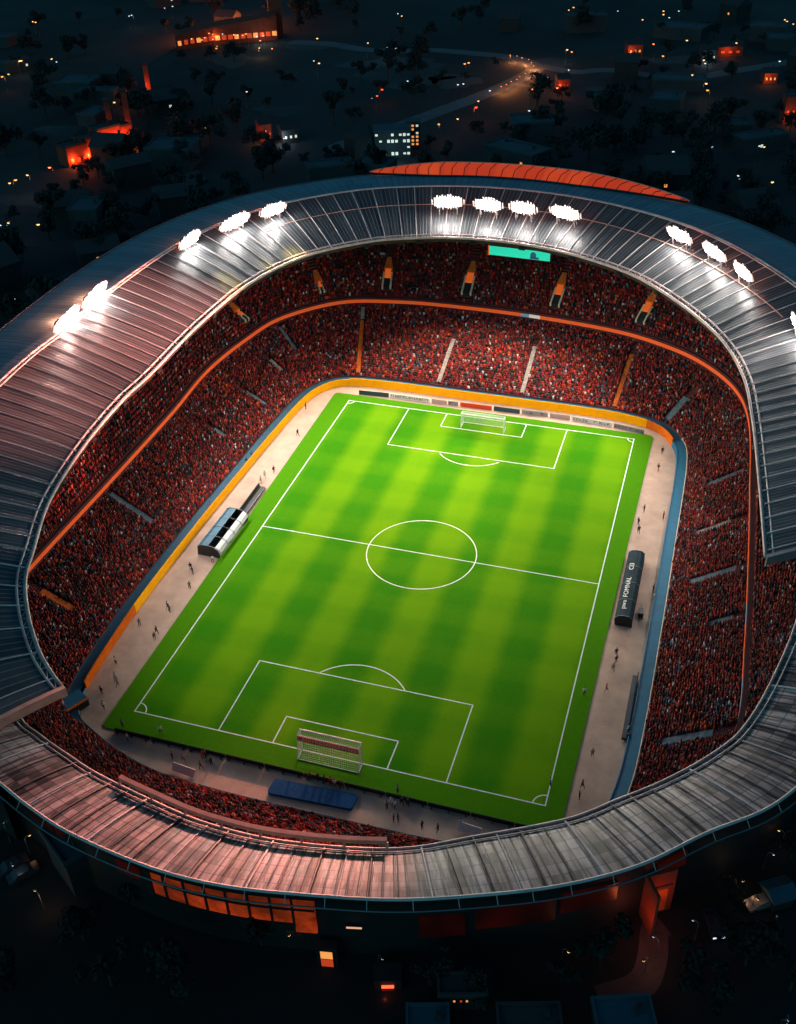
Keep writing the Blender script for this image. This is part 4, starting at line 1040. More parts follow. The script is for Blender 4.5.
PEOPLE = [
 (306, 409, 'dark', 'dark', 'stand', 'person in dark clothes at the far end of the left apron'), (298, 436, 'dark', 'dark', 'walk', 'person in black standing alone by the turf near the far end of the left apron'),
 (274, 473, 'dark', 'navy', 'stand', 'person in dark jacket by the turf edge beyond the black bench'), (265, 478, 'white', 'grey', 'walk', 'person in white top just past the end of the black bench'), (261, 483, 'white', 'grey', 'stand', 'person in white next to the end of the black bench'),
 (252, 459, 'navy', 'dark', 'wide', 'person in navy close to the yellow hoarding, upper of two'), (247, 465, 'dark', 'dark', 'stand', 'person in dark clothes close to the yellow hoarding, lower of two'),
 (211, 509, 'orange', 'dark', 'stand', 'person in orange against the yellow hoarding beside the left dugout'),
 (213, 563, 'white', 'navy', 'wide', 'person in white shirt at the front corner of the left dugout'), (193, 574, 'dark', 'dark', 'wide', 'person in dark clothes just below the left dugout'), (191, 570, 'dark', 'navy', 'stand', 'person in dark clothes touching shoulders with another below the left dugout'), (190, 589, 'grey', 'dark', 'stand', 'small grey person a little below the pair by the left dugout'),
 (170, 612, 'dark', 'dark', 'wide', 'person in black with arms out halfway down the left apron'), (168, 609, 'dark', 'grey', 'walk', 'person in black stepping behind another halfway down the left apron'), (140, 626, 'grey', 'dark', 'stand', 'person in grey close to the orange hoarding'), (157, 634, 'dark', 'dark', 'walk', 'person in dark clothes by the turf edge on the lower left apron'), (155, 640, 'navy', 'dark', 'stand', 'person in navy by the turf edge on the lower left apron'),
 (116, 664, 'white', 'dark', 'stand', 'person in white alone beside the lower orange hoarding'), (116, 680, 'white', 'navy', 'wide', 'person in white shirt, upper of two at the near left corner'), (118, 686, 'grey', 'dark', 'walk', 'person in grey, lower of two at the near left corner'), (102, 694, 'dark', 'dark', 'stand', 'person in dark clothes near the end of the orange hoarding'), (104, 709, 'white', 'dark', 'walk', 'person in white where the apron bends at the near left corner'),
 (128, 741, 'grey', 'dark', 'stand', 'person in grey below the near left turf corner'), (173, 759, 'dark', 'dark', 'stand', 'first dark person along the near apron from the left corner'), (184, 762, 'grey', 'dark', 'walk', 'person in grey on the near apron, left of the pair'), (203, 759, 'red', 'dark', 'stand', 'person in red top on the near apron, one of a pair by the dark boards'), (206, 758, 'dark', 'dark', 'stand', 'person in dark clothes beside the red topped one by the dark boards'), (201, 769, 'dark', 'navy', 'walk', 'person in navy trousers below the pair on the near apron'), (212, 765, 'dark', 'dark', 'stand', 'person in black right of the pair on the near apron'),
 (310, 780, 'red', 'dark', 'stand', 'leftmost red person of the line behind the near goal'), (318, 781, 'dark', 'dark', 'stand', 'second from left in the line behind the near goal, in black'), (325, 783, 'navy', 'dark', 'wide', 'navy clad person in the middle of the line behind the near goal'), (331, 785, 'red', 'dark', 'stand', 'red topped person in the middle of the line behind the near goal'), (335, 787, 'white', 'red', 'stand', 'person in white with red trousers in the line behind the near goal'), (342, 789, 'dark', 'dark', 'wide', 'rightmost black clad person of the line behind the near goal'),
 (398, 793, 'grey', 'dark', 'stand', 'person in grey at the dark boards right of the near goal'), (387, 809, 'grey', 'dark', 'stand', 'person in grey at the left of the white shirted group'), (391.6, 805, 'white', 'grey', 'wide', 'person all in pale clothes in the middle of the group right of the tarpaulin'), (395, 808, 'white', 'dark', 'stand', 'person in white with dark trousers in the group right of the tarpaulin'), (402, 805, 'dark', 'dark', 'walk', 'person in black right of the white shirted group'), (408, 806, 'navy', 'dark', 'stand', 'person in navy at the right end of the group on the near apron'),
 (394, 822, 'dark', 'dark', 'stand', 'left one of two dark people by the near hoarding'), (398, 822, 'dark', 'navy', 'stand', 'right one of two dark people by the near hoarding'), (422, 829, 'dark', 'dark', 'stand', 'lone dark person at the bottom of the near apron'), (438, 832, 'dark', 'dark', 'wide', 'dark person close to the roof edge at the bottom of the apron'), (461, 827, 'white', 'dark', 'stand', 'person in white beside the white board at the bottom of the apron'),
 (638.5, 533, 'dark', 'dark', 'walk', 'lower of two dark people beyond the right dugout'), (638, 525, 'dark', 'navy', 'stand', 'upper of two dark people beyond the right dugout'), (653.7, 600, 'white', 'red', 'stand', 'person in white leaning at the blue wall beside the right dugout'), (653, 592, 'navy', 'dark', 'stand', 'person in navy on the right apron by the blue wall'),
 (616, 656, 'dark', 'dark', 'walk', 'topmost of three dark people below the right dugout'), (616, 663, 'dark', 'grey', 'stand', 'middle one of three dark people below the right dugout'), (613, 671, 'grey', 'dark', 'wide', 'lowest of three people below the right dugout, in grey'), (606, 692, 'red', 'grey', 'walk', 'person in red at the turf edge of the right apron'),
 (628, 733, 'white', 'navy', 'stand', 'person in white at the end of the navy bench'), (628, 741, 'dark', 'dark', 'stand', 'person in dark clothes below the end of the navy bench'), (592, 757, 'grey', 'dark', 'stand', 'person in grey low on the right apron by the turf'), (582, 788, 'dark', 'dark', 'walk', 'dark person near the near right turf corner, upper of two'), (579, 799, 'dark', 'dark', 'stand', 'dark person near the near right turf corner, lower of two'),
 (662, 454, 'dark', 'dark', 'stand', 'dark person in the far right corner of the apron'), (658, 471, 'dark', 'red', 'walk', 'person with red trousers below the far right corner'), (644, 512, 'dark', 'dark', 'wide', 'dark person by the turf between the far corner and the right dugout'), (663, 519, 'red', 'dark', 'stand', 'person in red by the blue wall above the right dugout'),
]
for u, v, top, low, pk, lab in PEOPLE: person(u, v, top, low, pk, lab)
for u, v, top, lab in ((584, 695, 'white', 'person in white on the turf margin beside the right touchline'), (161, 733, 'white', 'person in white on the near turf margin left of the penalty area'), (123, 727, 'grey', 'person in grey on the grass at the near left corner flag'), (550, 786, 'grey', 'person in grey on the grass by the near right corner')):
    person(u, v, top, 'dark', 'stand', lab, .14)

# ------------------------------------------------------------------ city
M_leaf = mat('dark foliage', (.012, .016, .012), .9, noise=(.5, (.006, .009, .006), .35, .65)); M_leaf_haze = mat('far foliage in haze tint', (.022, .036, .036), .95, noise=(.5, (.015, .025, .025), .35, .65)); M_bark = mat('bark', (.05, .035, .025), .9)  # far foliage toned towards the ground to imitate haze
M_wall = mat('dark house wall', (.03, .034, .036), .85, noise=(.3, (.02, .022, .024), .4, .7)); M_wall2 = mat('grey block wall', (.045, .055, .06), .8, noise=(.2, (.03, .036, .04), .4, .7))
M_tile = mat('dark roof tiles', (.045, .042, .045), .8); M_flat = mat('blue grey flat roof', (.05, .085, .10), .8, noise=(.15, (.03, .05, .06), .4, .7)); M_teal = mat('teal sheet roof', (.03, .10, .13), .6, noise=(.3, (.02, .07, .095), .4, .7))
M_redwall = mat('red brick wall', (.32, .055, .025), .8, noise=(.4, (.2, .03, .015), .4, .7)); M_road = mat('asphalt road', (.13, .15, .155), .85, noise=(.1, (.09, .105, .11), .4, .7))
M_lit_field = mat('field in lit tone', (.065, .085, .088), .95, noise=(.03, (.035, .05, .05), .35, .65)); M_path = mat('gate path paving', (.09, .06, .055), .9, noise=(.3, (.05, .035, .03), .4, .7))  # faint light on the fields is put into their paler colour
NORTH = random.Random(21)

# --- trees
def crown_mesh(seed, R_, H_, far=None):
    r = np.random.default_rng(seed); vs = []; fs = []
    blobs = [(r.normal(0, R_ * .42, 2), r.uniform(.3, 1) * H_, r.uniform(.38, .62) * R_) for _ in range(11)] + [((0, 0), H_ * .62, R_ * .7)]
    for (c, z, br) in blobs:
        for _ in range(64):
            d = r.normal(0, 1, 3); d /= np.linalg.norm(d); rad = br * r.uniform(.55, 1.08)
            p = np.array((*c, z)) + d * rad * np.array((1, 1, .8)); s = r.uniform(.22, .5)
            a = np.cross(d, r.normal(0, 1, 3)); a /= np.linalg.norm(a); b_ = np.cross(d, a) + d * r.uniform(-.5, .5)
            n = len(vs); vs += [tuple(p - a * s - b_ * s * .6), tuple(p + a * s - b_ * s * .6), tuple(p + a * s * .7 + b_ * s), tuple(p - a * s * .7 + b_ * s)]; fs.append((n, n + 1, n + 2, n + 3))
    me = bpy.data.meshes.new('crown'); me.from_pydata(vs, [], fs); me.materials.append(M_leaf if far is None else M_leaf_haze); return me
def trunk_mesh(seed, H_):
    r = random.Random(seed); m = MB(); m.tube([(0, 0, -.3), (.1, 0, H_ * .3), (.05, .1, H_ * .6), (.15, 0, H_ * .85)], [.32, .26, .18, .07], 7)
    for k in range(5):
        a = r.uniform(0, 6.28); z = H_ * r.uniform(.3, .6); l = H_ * .3; m.tube([(0.05, 0, z), (math.cos(a) * l * .5, math.sin(a) * l * .5, z + l * .4), (math.cos(a) * l, math.sin(a) * l, z + l * .7)], [.13, .09, .04], 5)
    me = bpy.data.meshes.new('trunk'); me.from_pydata(m.v, [], m.f); me.materials.append(M_bark); return me
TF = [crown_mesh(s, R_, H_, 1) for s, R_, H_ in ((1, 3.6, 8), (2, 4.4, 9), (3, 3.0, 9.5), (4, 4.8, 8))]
TV = [(crown_mesh(s, R_, H_), trunk_mesh(s, H_ * 1.05)) for s, R_, H_ in ((1, 3.6, 8), (2, 4.4, 9), (3, 3.0, 9.5), (4, 4.8, 8))]
def tree(p, sc, label, group, far=False):
    k = NORTH.randrange(4); cm, tm = TV[k]; cm = TF[k] if far else cm
    t = thing('tree', label, 'tree', p, NORTH.uniform(0, 6.28), group); t.scale = (sc, sc, sc * NORTH.uniform(.9, 1.15))
    link(bpy.data.objects.new('trunk', tm), t); c = link(bpy.data.objects.new('crown', cm), t); c.location = (0, 0, 1.6)
    return t

# --- street lamps
def lamp_meshes(m, rad, h):
    a = MB(); a.tube([(0, 0, 0), (0, 0, h * .9), (.25, 0, h), (.9, 0, h + .1)], [.12, .08, .07, .06], 6)
    pole = bpy.data.meshes.new('pole'); pole.from_pydata(a.v, [], a.f); pole.materials.append(M_grey)
    bm = bmesh.new(); bmesh.ops.create_uvsphere(bm, u_segments=8, v_segments=6, radius=rad); bmesh.ops.scale(bm, vec=(1.3, 1, .8), verts=bm.verts)
    gl = bpy.data.meshes.new('lamp_glass'); bm.to_mesh(gl); bm.free(); gl.materials.append(m)
    c = MB(); c.box((0, 0, rad * .75), (rad * 2.6, rad * 1.9, rad * .3)); cap = bpy.data.meshes.new('lamp_hood'); cap.from_pydata(c.v, [], c.f); cap.materials.append(M_black)
    return pole, gl, cap
LM = {k: lamp_meshes(m, r, h) for k, (m, r, h) in {'warm': (M_warm, .4, 7), 'amber': (M_amber, .42, 7), 'cold': (M_cold, .36, 7), 'red': (M_red, .42, 6), 'small': (M_warm, .2, 4.5), 'smallcold': (M_cold, .16, 4.5)}.items()}
LH = {'warm': 7, 'amber': 7, 'cold': 7, 'red': 6, 'small': 4.5, 'smallcold': 4.5}
LAB = {'warm': 'warm white street lamp shining among the dark trees beyond the stadium', 'amber': 'orange street lamp glowing in the dark beyond the stadium', 'cold': 'cold white street lamp shining in the dark beyond the stadium', 'red': 'reddish lamp on a short pole in the dark beyond the stadium',
       'small': 'small warm lamp post in the dark ground near the stadium', 'smallcold': 'small white lamp post in the dark ground near the stadium'}
def lamp(u, v, kind, watts=0, label=None, group=None, sc=1.0):
    h = LH[kind]; p = at(u, v, GZ + h * sc); p.z = GZ
    pole, gl, cap = LM[kind]
    t = thing('street_lamp', label or LAB[kind], 'street lamp', p, NORTH.uniform(0, 6.28), group or LAB[kind].split(' in the')[0].replace('street lamp', 'street lamps')); t.scale = (sc,) * 3
    link(bpy.data.objects.new('pole', pole), t); g1 = link(bpy.data.objects.new('lamp_glass', gl), t); g1.location = (.95, 0, h - .15); g2 = link(bpy.data.objects.new('lamp_hood', cap), t); g2.location = (.95, 0, h - .15)
    if watts:
        col = {'warm': (1, .6, .3), 'amber': (1, .32, .1), 'cold': (.75, .9, 1), 'red': (1, .15, .06), 'small': (1, .5, .25), 'smallcold': (.8, .92, 1)}[kind]
        point('lamp_light', p + Vector((.9, 0, h * sc - 1.2)), watts * .3, col, .4)
    return t
N1 = [(17.6, 61, 'warm', 900), (23, 60, 'warm', 0), (4, 76, 'amber', 800), (10, 74, 'amber', 0), (50, 59, 'warm', 0), (57, 61, 'cold', 0), (33, 21, 'warm', 0), (37, 22, 'warm', 0), (133, 15, 'cold', 500), (128, 16, 'cold', 0), (171, 6, 'cold', 0), (165, 8, 'cold', 0),
 (319, 38, 'warm', 0), (317, 63, 'warm', 0), (314, 60, 'cold', 0), (387, 45, 'cold', 600), (367, 43, 'warm', 0), (394, 48, 'cold', 0), (380, 89, 'red', 500), (121, 93, 'red', 1200), (125, 90, 'amber', 0), (108, 103, 'cold', 0), (112, 102, 'warm', 0), (176, 118, 'amber', 0), (180, 120, 'warm', 0),
 (202, 128, 'warm', 0), (245, 91, 'cold', 0), (266, 134, 'amber', 900), (263, 131, 'red', 0), (284, 137, 'cold', 0), (12.6, 180, 'amber', 300), (8, 182, 'warm', 0), (29, 175, 'warm', 300), (52, 167, 'amber', 300), (103, 201, 'warm', 0), (2, 225, 'cold', 500), (6, 223, 'warm', 0), (35, 224, 'warm', 0), (14, 297, 'smallcold', 0),
 (401, 16, 'warm', 0), (398, 13, 'cold', 0), (568, 10, 'warm', 0), (572, 7, 'amber', 0), (566, 49, 'warm', 500), (572, 51, 'amber', 0), (569, 69, 'cold', 0), (562, 84, 'red', 900), (558, 87, 'amber', 0), (531, 89, 'amber', 600), (536, 88, 'amber', 0), (642, 19, 'warm', 0), (617, 11, 'cold', 0), (662, 14, 'warm', 0), (668, 17, 'cold', 0), (665, 11, 'warm', 0), (680, 11, 'cold', 0), (665, 56, 'amber', 0), (655, 44, 'amber', 0),
 (685, 40, 'warm', 0), (738, 43, 'warm', 0), (703, 63, 'cold', 0), (702, 60, 'warm', 0), (693, 74, 'warm', 0), (704, 83, 'warm', 800), (710, 90, 'amber', 600), (782, 61, 'cold', 0), (789, 21, 'warm', 0), (785, 19, 'warm', 0), (793, 24, 'warm', 0), (786, 25, 'cold', 0), (676, 151, 'cold', 0), (714, 146, 'cold', 0), (763, 147, 'warm', 0), (758, 146, 'cold', 0), (740, 176, 'cold', 0), (737, 178, 'smallcold', 0), (665, 177, 'cold', 0), (671, 174, 'smallcold', 0), (685, 165, 'smallcold', 0), (770, 182, 'warm', 0),
 (474, 107, 'red', 1500), (478, 100, 'warm', 0), (439, 123, 'amber', 900), (459, 119, 'warm', 0), (466, 63, 'amber', 300), (470, 62, 'amber', 0), (462, 83, 'cold', 0), (456, 84, 'cold', 0), (409, 81, 'cold', 0), (545, 77, 'cold', 0), (527, 110, 'cold', 0), (492, 90, 'cold', 0), (376, 95, 'red', 0), (374, 98, 'smallcold', 0)]
for a in N1: lamp(*a)
# lamps round the big orange building and along the road
for k in range(34):
    u = NORTH.uniform(176, 276); v = NORTH.gauss(34, 6); lamp(u, min(48, max(8, v)), NORTH.choice(['warm', 'amber', 'amber', 'warm', 'cold']), 1500 if k % 6 == 0 else 0, 'lamp in the cluster of lights around the large orange lit building', 'lamps around the large orange building', NORTH.uniform(.6, .95))
road_px = [(330, 150), (365, 137), (400, 126), (440, 111), (470, 100), (500, 88), (525, 76), (535, 69), (529, 63), (508, 57), (470, 53), (430, 50), (395, 51), (360, 49), (330, 44), (290, 42)]
rp = catmull(np.array([at(*q)[:2] for q in road_px]), False, step=4); rn = normals2(rp, False, 3)
sec = np.zeros((len(rp), 2, 3)); sec[:, 0, :2] = rp + rn * 4.5; sec[:, 1, :2] = rp - rn * 4.5; sec[:, :, 2] = GZ + .012
m = MB(); m.add(*strip(sec)); tag(m.build('road', M_road), kind='structure')
rp2 = catmull(np.array([at(*q)[:2] for q in ((540, 66), (575, 72), (610, 70), (680, 78), (740, 70), (800, 60))]), False, step=6); rn2 = normals2(rp2, False, 3)
sec = np.zeros((len(rp2), 2, 3)); sec[:, 0, :2] = rp2 + rn2 * 4; sec[:, 1, :2] = rp2 - rn2 * 4; sec[:, :, 2] = GZ + .008
m = MB(); m.add(*strip(sec)); tag(m.build('road', M_road), kind='structure')
for k, (u, v) in enumerate([(502, 89), (507, 87), (511, 84.5), (516, 82), (520, 79.5), (525, 76.5), (530, 73), (533, 69), (532, 65), (528, 62.5), (523, 60.5), (517, 59), (511, 58)]):
    lamp(u, v - 3, 'amber', 6000 if k % 2 == 0 else 0, 'orange street lamp in the row along the bend of the far road', 'street lamps along the bend of the far road', .5)
for q, ru, rv in (((405, 78), 46, 9), ((395, 64), 52, 6), ((455, 82), 26, 6), ((545, 63), 28, 5), ((30, 200), 40, 7), ((60, 130), 22, 5), ((230, 60), 20, 7), ((690, 60), 40, 5), ((175, 175), 30, 7), ((600, 90), 16, 4), ((310, 45), 30, 5), ((280, 110), 24, 5)):
    pts = []
    for k in range(28):
        a = 2 * math.pi * k / 28; rr = 1 + .18 * math.sin(3 * a + q[0]) + .1 * math.sin(7 * a + q[1]); p = at(q[0] + ru * rr * math.cos(a), q[1] + rv * rr * math.sin(a)); pts.append((p.x, p.y, GZ + .004))
    m = MB(); m.add(pts[::-1], [tuple(range(28))]); tag(m.build('field', M_lit_field), kind='structure')

# --- buildings
def house(p, w_, d_, h_, rz, label, group=None, wall=None, roof=None, gable=True, lit=(), wm=None, cat='house'):
    t = thing('house' if gable else 'flat_roofed_building', label, cat, p, rz, group); wall = wall or M_wall; roof = roof or M_tile
    m = MB(); m.box((0, 0, h_ / 2), (w_, d_, h_)); m.build('wall', wall, t)
    m = MB()
    if gable:
        e = .4; rh = d_ * .32; vs = [(-w_ / 2 - e, -d_ / 2 - e, h_), (w_ / 2 + e, -d_ / 2 - e, h_), (w_ / 2 + e, d_ / 2 + e, h_), (-w_ / 2 - e, d_ / 2 + e, h_), (-w_ / 2 - e, 0, h_ + rh), (w_ / 2 + e, 0, h_ + rh)]
        m.add(vs, [(0, 1, 5, 4), (2, 3, 4, 5), (0, 4, 3), (1, 2, 5), (3, 2, 1, 0)])
    else:
        m.box((0, 0, h_ + .12), (w_ + .5, d_ + .5, .3))
        for s in (-1, 1): m.box((0, s * (d_ / 2 + .1), h_ + .5), (w_ + .5, .3, .5)); m.box((s * (w_ / 2 + .1), 0, h_ + .5), (.3, d_ - .1, .5))
    ro = m.build('roof', roof, t)
    m = MB(); m.box((w_ * .28, d_ * .12, h_ + (d_ * .32 if gable else 1.0)), (.7, .7, 1.3)); m.build('chimney', wall, ro)
    for (x, z, ww, hh, mm) in lit:
        m = MB(); m.box((x, -d_ / 2 - .04, z), (ww, .12, hh)); wo = m.build('window', M_black, t)
        m = MB(); m.box((x, -d_ / 2 - .11, z), (ww - .25, .06, hh - .25)); m.build('pane', mm, wo)
    return t
def pbox(u, v): p = at(u, v, GZ); p.z = GZ; return p
face = lambda p: math.atan2(CP.y - p.y, CP.x - p.x) + math.pi / 2
# large orange lit curved building
p = pbox(228, 44)
t = thing('lit_hall', 'large curved hall lit deep orange among many lamps at the top of the photo', 'building', p, face(p))
m = MB(); sec = []
for a in np.linspace(-1, 1, 25):
    x = a * 27; y = -9 * a * a + 6 * max(0, a) ** 2 * 2; sec.append([(x, y, 0), (x, y, 9.5 + 2.5 * a), (x, y + 9, 10.5 + 2.5 * a), (x, y + 9, 0)])
m.add(*strip(np.array(sec))); m.add(sec[0], [(0, 1, 2, 3)]); m.add(sec[-1], [(3, 2, 1, 0)]); m.build('wall', M_redwall, t)
for k in range(16):
    a = -1 + 2 * (k + .5) / 16; x = a * 27; y = -9 * a * a + 12 * max(0, a) ** 2
    m = MB(); m.box((x, y - .25, 3.4), (2.4, .3, 2.2)); m.build('window', M_win_red if k % 3 else M_win, t)
m = MB(); m.box((27, 14, 11), (7, 7, 22)); tw = m.build('tower', M_redwall, t); m = MB(); m.box((27, 14, 22.6), (8, 8, 1.2)); m.build('parapet', M_redwall, tw)
for q in ((196, 37), (215, 40), (232, 40), (246, 32), (256, 22)):
    pp = pbox(*q); point('lamp_light', (pp.x, pp.y, GZ + 3.5), 14000, (1, .2, .05), .6)
# orange lit ruin
for k, (u, v, w_, d_, h_, lab) in enumerate(((75, 163, 9, 7, 7, 'low dark red building at the left end of the orange lit group'), (90, 158, 8, 7, 8, 'red building lit from the street left of the pair of towers'), (108, 150, 10, 7, 9, 'broad orange lit building in the middle of the group left of the big roof'), (122, 146, 7, 6, 8, 'bright orange building below the two thin towers'))):
    p = pbox(u, v); house(p, w_, d_, h_, face(p) + .5, lab, None, M_redwall, M_tile, False, [(-w_ * .3, 2, 1.6, 2, M_win_red), (0, 2, 1.6, 2, M_win if k > 1 else M_win_red), (w_ * .3, 2, 1.6, 2, M_win_red)], cat='building')
    a = pbox(u + 1, v + 4); point('lamp_light', (a.x, a.y, GZ + 2.5), (1500, 2500, 9000, 11000)[k], (1, .16, .04), .5)
for u, v, h_, lab in ((113, 140, 15, 'thin red tower, left of two beside the orange lit buildings'), (131, 138, 18, 'thin red tower, right of two beside the orange lit buildings'), (149, 92, 12, 'slim red lit tower alone among the dark trees')):
    p = pbox(u, v); t = thing('tower', lab, 'tower', p, face(p)); m = MB(); m.box((0, 0, h_ / 2), (2.2, 2.2, h_)); m.build('shaft', M_redwall, t); m = MB(); m.box((0, 0, h_ + .5), (2.8, 2.8, 1)); m.build('cap', M_tile, t); point('lamp_light', p + Vector((.5, -4, 3)), 900, (1, .18, .05), .4)
# glass blocks with white windows
p = pbox(393, 158); t = thing('office_block', 'glass office block with rows of pale lit windows just beyond the canopy', 'building', p, face(p)); t.scale = (.8, .8, .62)
m = MB(); m.box((0, 5, 8), (17, 10, 16)); m.build('wall', M_wall2, t); m = MB(); m.box((0, 5, 16.2), (18, 11, .5)); m.build('roof', M_flat, t)
r_ = random.Random(5)
for j in range(4):
    for i in range(9):
        if r_.random() < .25 or j == 1 and i < 7: continue
        m = MB(); m.box((-7.4 + i * 1.85, -.08, 2.6 + j * 3.7), (1.2, .1, r_.uniform(.8, 1.9))); m.build('window', M_win_pale, t)
p = pbox(413, 149); t = thing('office_block', 'narrow stair tower block with warm lit windows beside the glass office block', 'building', p, face(p)); t.scale = (.8, .8, .62)
m = MB(); m.box((0, 3, 8), (7, 6, 16)); m.build('wall', M_wall2, t); m = MB(); m.box((0, 3, 16.2), (7.6, 6.6, .5)); m.build('roof', M_flat, t)
for j in range(6):
    for i in range(3):
        if r_.random() < .7: m = MB(); m.box((-2.1 + i * 2.1, -.08, 3 + j * 2.2), (1.1, .1, 1.2)); m.build('window', M_win_pale if r_.random() < .5 else M_win, t)
a = pbox(390, 166); point('lamp_light', (a.x, a.y, GZ + 3), 900, (.4, .85, 1), 1)
for u, v, w_, h_, wm, lab in ((633, 55, 10, 7, M_win, 'warm lit house alone at the top right'), (728, 55, 16, 6, M_win_red, 'red lit long house at the upper right'), (768, 82, 8, 6, M_win, 'orange lit house left of the tall red one at the right edge'), (789, 122, 9, 14, M_win_red, 'tall red lit building at the right edge'), (289, 141, 9, 7, M_win_pale, 'pale lit house beyond the upper left curve of the roof'),
                             (265, 140, 6, 9, M_win_red, 'narrow red lit house beside the pale lit one'), (707, 62, 9, 8, M_win_pale, 'house with a white lit front at the upper right'), (562, 90, 7, 7, M_win_red, 'small red lit house right of the road bend')):
    w_ *= .75; h_ *= .75; p = pbox(u, v); house(p, w_, 6, h_, face(p) + .3, lab, None, M_redwall if wm is not M_win_pale else M_wall2, M_tile, h_ < 10, [(x * w_ * .3, h_ * .45, w_ * .16, 1.3, wm) for x in (-1, 0, 1)], cat='house')
    point('lamp_light', p + Vector((0, -6, 3)), 450, (1, .25, .08) if wm is not M_win_pale else (.8, .9, 1), .5)
def outside(p, mg=0): return not (-112 < p.x < 96 and -110 < p.y < 150)
# scattered dark houses and trees beyond the stadium
n = 0
while n < 52:
    u, v = NORTH.uniform(-10, 806), NORTH.uniform(-8, 330); p = pbox(u, v)
    if not outside(p) or (330 < u < 560 and 40 < v < 140): continue
    n += 1; fl = NORTH.random() < .45; w_ = NORTH.uniform(9, 26 if fl else 15); h_ = NORTH.uniform(4, 9)
    lit = [(NORTH.uniform(-.35, .35) * w_, h_ * .5, 1.3, 1.3, NORTH.choice([M_win, M_win_pale, M_win]))] if NORTH.random() < .2 else []
    house(p, w_, NORTH.uniform(7, 14), h_, face(p) + NORTH.uniform(-.7, .7), 'dim flat roofed block among the dark trees beyond the stadium' if fl else 'dark house with a pitched roof among the trees beyond the stadium', 'dim blocks beyond the stadium' if fl else 'dark houses beyond the stadium', M_wall2 if fl else M_wall, M_flat if fl else M_tile, not fl, lit, cat='building' if fl else 'house')
n = 0
while n < 280:
    u, v = NORTH.uniform(-20, 816), NORTH.uniform(-10, 335); p = pbox(u, v)
    if not outside(p): continue
    dr = np.min(np.linalg.norm(rp - np.array(p.xy), axis=1)) if v < 170 else 99
    if dr < 16: continue
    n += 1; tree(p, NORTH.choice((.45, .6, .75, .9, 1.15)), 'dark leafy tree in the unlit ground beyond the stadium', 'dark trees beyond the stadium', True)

# --- foreground below the near roof
for (u, v, sc, lab) in ((136, 905, 1.0, 'dark tree rising in front of the orange glass bays at their left end'), (262, 945, 1.1, 'dark tree standing before the right end of the orange glass bays'), (84, 940, 1.0, 'dark tree right of the orange lamp at the lower left'), (112, 985, 1.2, 'large dark tree low in the left foreground'), (180, 985, 1.2, 'dark tree at the bottom between the left foreground and lit stair tower'),
                     (12, 985, 1.1, 'dark tree at the bottom left edge'), (440, 985, 1.0, 'dark tree before the outer wall right of the red doorway sign'), (600, 965, 1.3, 'big dark tree left of the red gate path'), (560, 985, .9, 'smaller dark tree beside the big one left of the gate path'), (690, 985, 1.1, 'dark tree right of the lone lamp below the gate'), (745, 965, 1.2, 'dark tree in the lower right foreground'),
                     (790, 990, 1.0, 'dark tree at the lower right edge'), (715, 1010, 1.0, 'dark tree at the very bottom right'), (790, 860, .9, 'dark tree at the right edge under the roof rim'), (730, 905, .8, 'small dark tree near the blue roofed house'), (66, 850, .7, 'small dark tree under the roof rim at far left'), (480, 1000, .8, 'dark tree at the bottom by the lit building')):
    tree(pbox(u, v), sc * .55, lab, 'dark trees in the foreground')
def fg_house(u, v, w_, d_, h_, rz, lab, roof, lit=(), gable=False): return house(pbox(u, v), w_, d_, h_, rz, lab, None, M_wall, roof, gable, lit, cat='building')
fg_house(428, 1036, 4.6, 4, 2.6, .3, 'small annex with a teal flat roof at the bottom centre', M_teal)
fg_house(622, 1030, 6.5, 4.5, 2.6, .35, 'annex with a large teal flat roof at the bottom right of centre', M_teal)
fg_house(78, 872, 7, 4, 7, -.55, 'low block with a blue grey roof under the left roof rim', M_flat)
fg_house(776, 900, 3.0, 2.8, 2.2, .6, 'small house with a blue roof beside an orange lamp', M_teal, gable=True)
fg_house(528, 1036, 7, 3.4, 3.4, .3, 'dark building with one bright and two dim lit windows at the bottom', M_tile, [(-.1, 2.2, 1.7, 1.8, M_win), (-2.5, 2.2, 1.4, 1.0, M_win_red), (2.4, 2.2, 1.2, 1.0, M_win)])
fg_house(462, 1000, 5.5, 2.5, 3.2, .3, 'dark building with a row of small warm windows by the outer wall', M_tile, [(-1.0, 2.2, .5, .6, M_win), (-.2, 2.2, .5, .6, M_win_red), (.5, 2.2, .5, .6, M_win)])
def on_facade(u, v, out=0.0):
    best = None
    for z in np.arange(GZ, 17, .1):
        p = at(u, v, float(z)); i = idx_near(FI, p[:2]); d = (np.array(p[:2]) - FI[i] - NN[i] * out) @ NN[i]
        if best is None or abs(d) < best[0]: best = (abs(d), p, i)
    return best[1], best[2]
def wall_angle(i): return math.atan2(NN[i, 1], NN[i, 0]) + math.pi / 2
p, i = on_facade(328, 966, .9); zc = p.z; p.z = GZ
t = thing('stair_tower', 'stair tower with three stacked orange lit windows', 'tower', p, wall_angle(i)); m = MB(); m.box((0, .6, (zc + 3.8 - GZ) / 2), (2.6, 1.2, zc + 3.8 - GZ)); m.build('wall', M_fac, t)
for z, mm in ((zc - GZ - .75, M_win), (zc - GZ + .9, M_win_red), (zc - GZ + 2.6, M_win)):
    m = MB(); m.box((0, -.05, z), (1.7, .14, 1.6)); wo = m.build('window', M_black, t); m = MB(); m.box((0, -.14, z), (1.5, .08, 1.45)); m.build('pane', mm, wo)
p, i = on_facade(388, 990, 2.4); zc = p.z; p.z = GZ
t = thing('kiosk', 'dark kiosk with a glowing red strip sign over its door', 'kiosk', p, wall_angle(i)); m = MB(); m.box((0, 1.2, (zc + 2.0 - GZ) / 2), (3.4, 2.4, zc + 2.0 - GZ)); m.build('wall', M_fac, t)
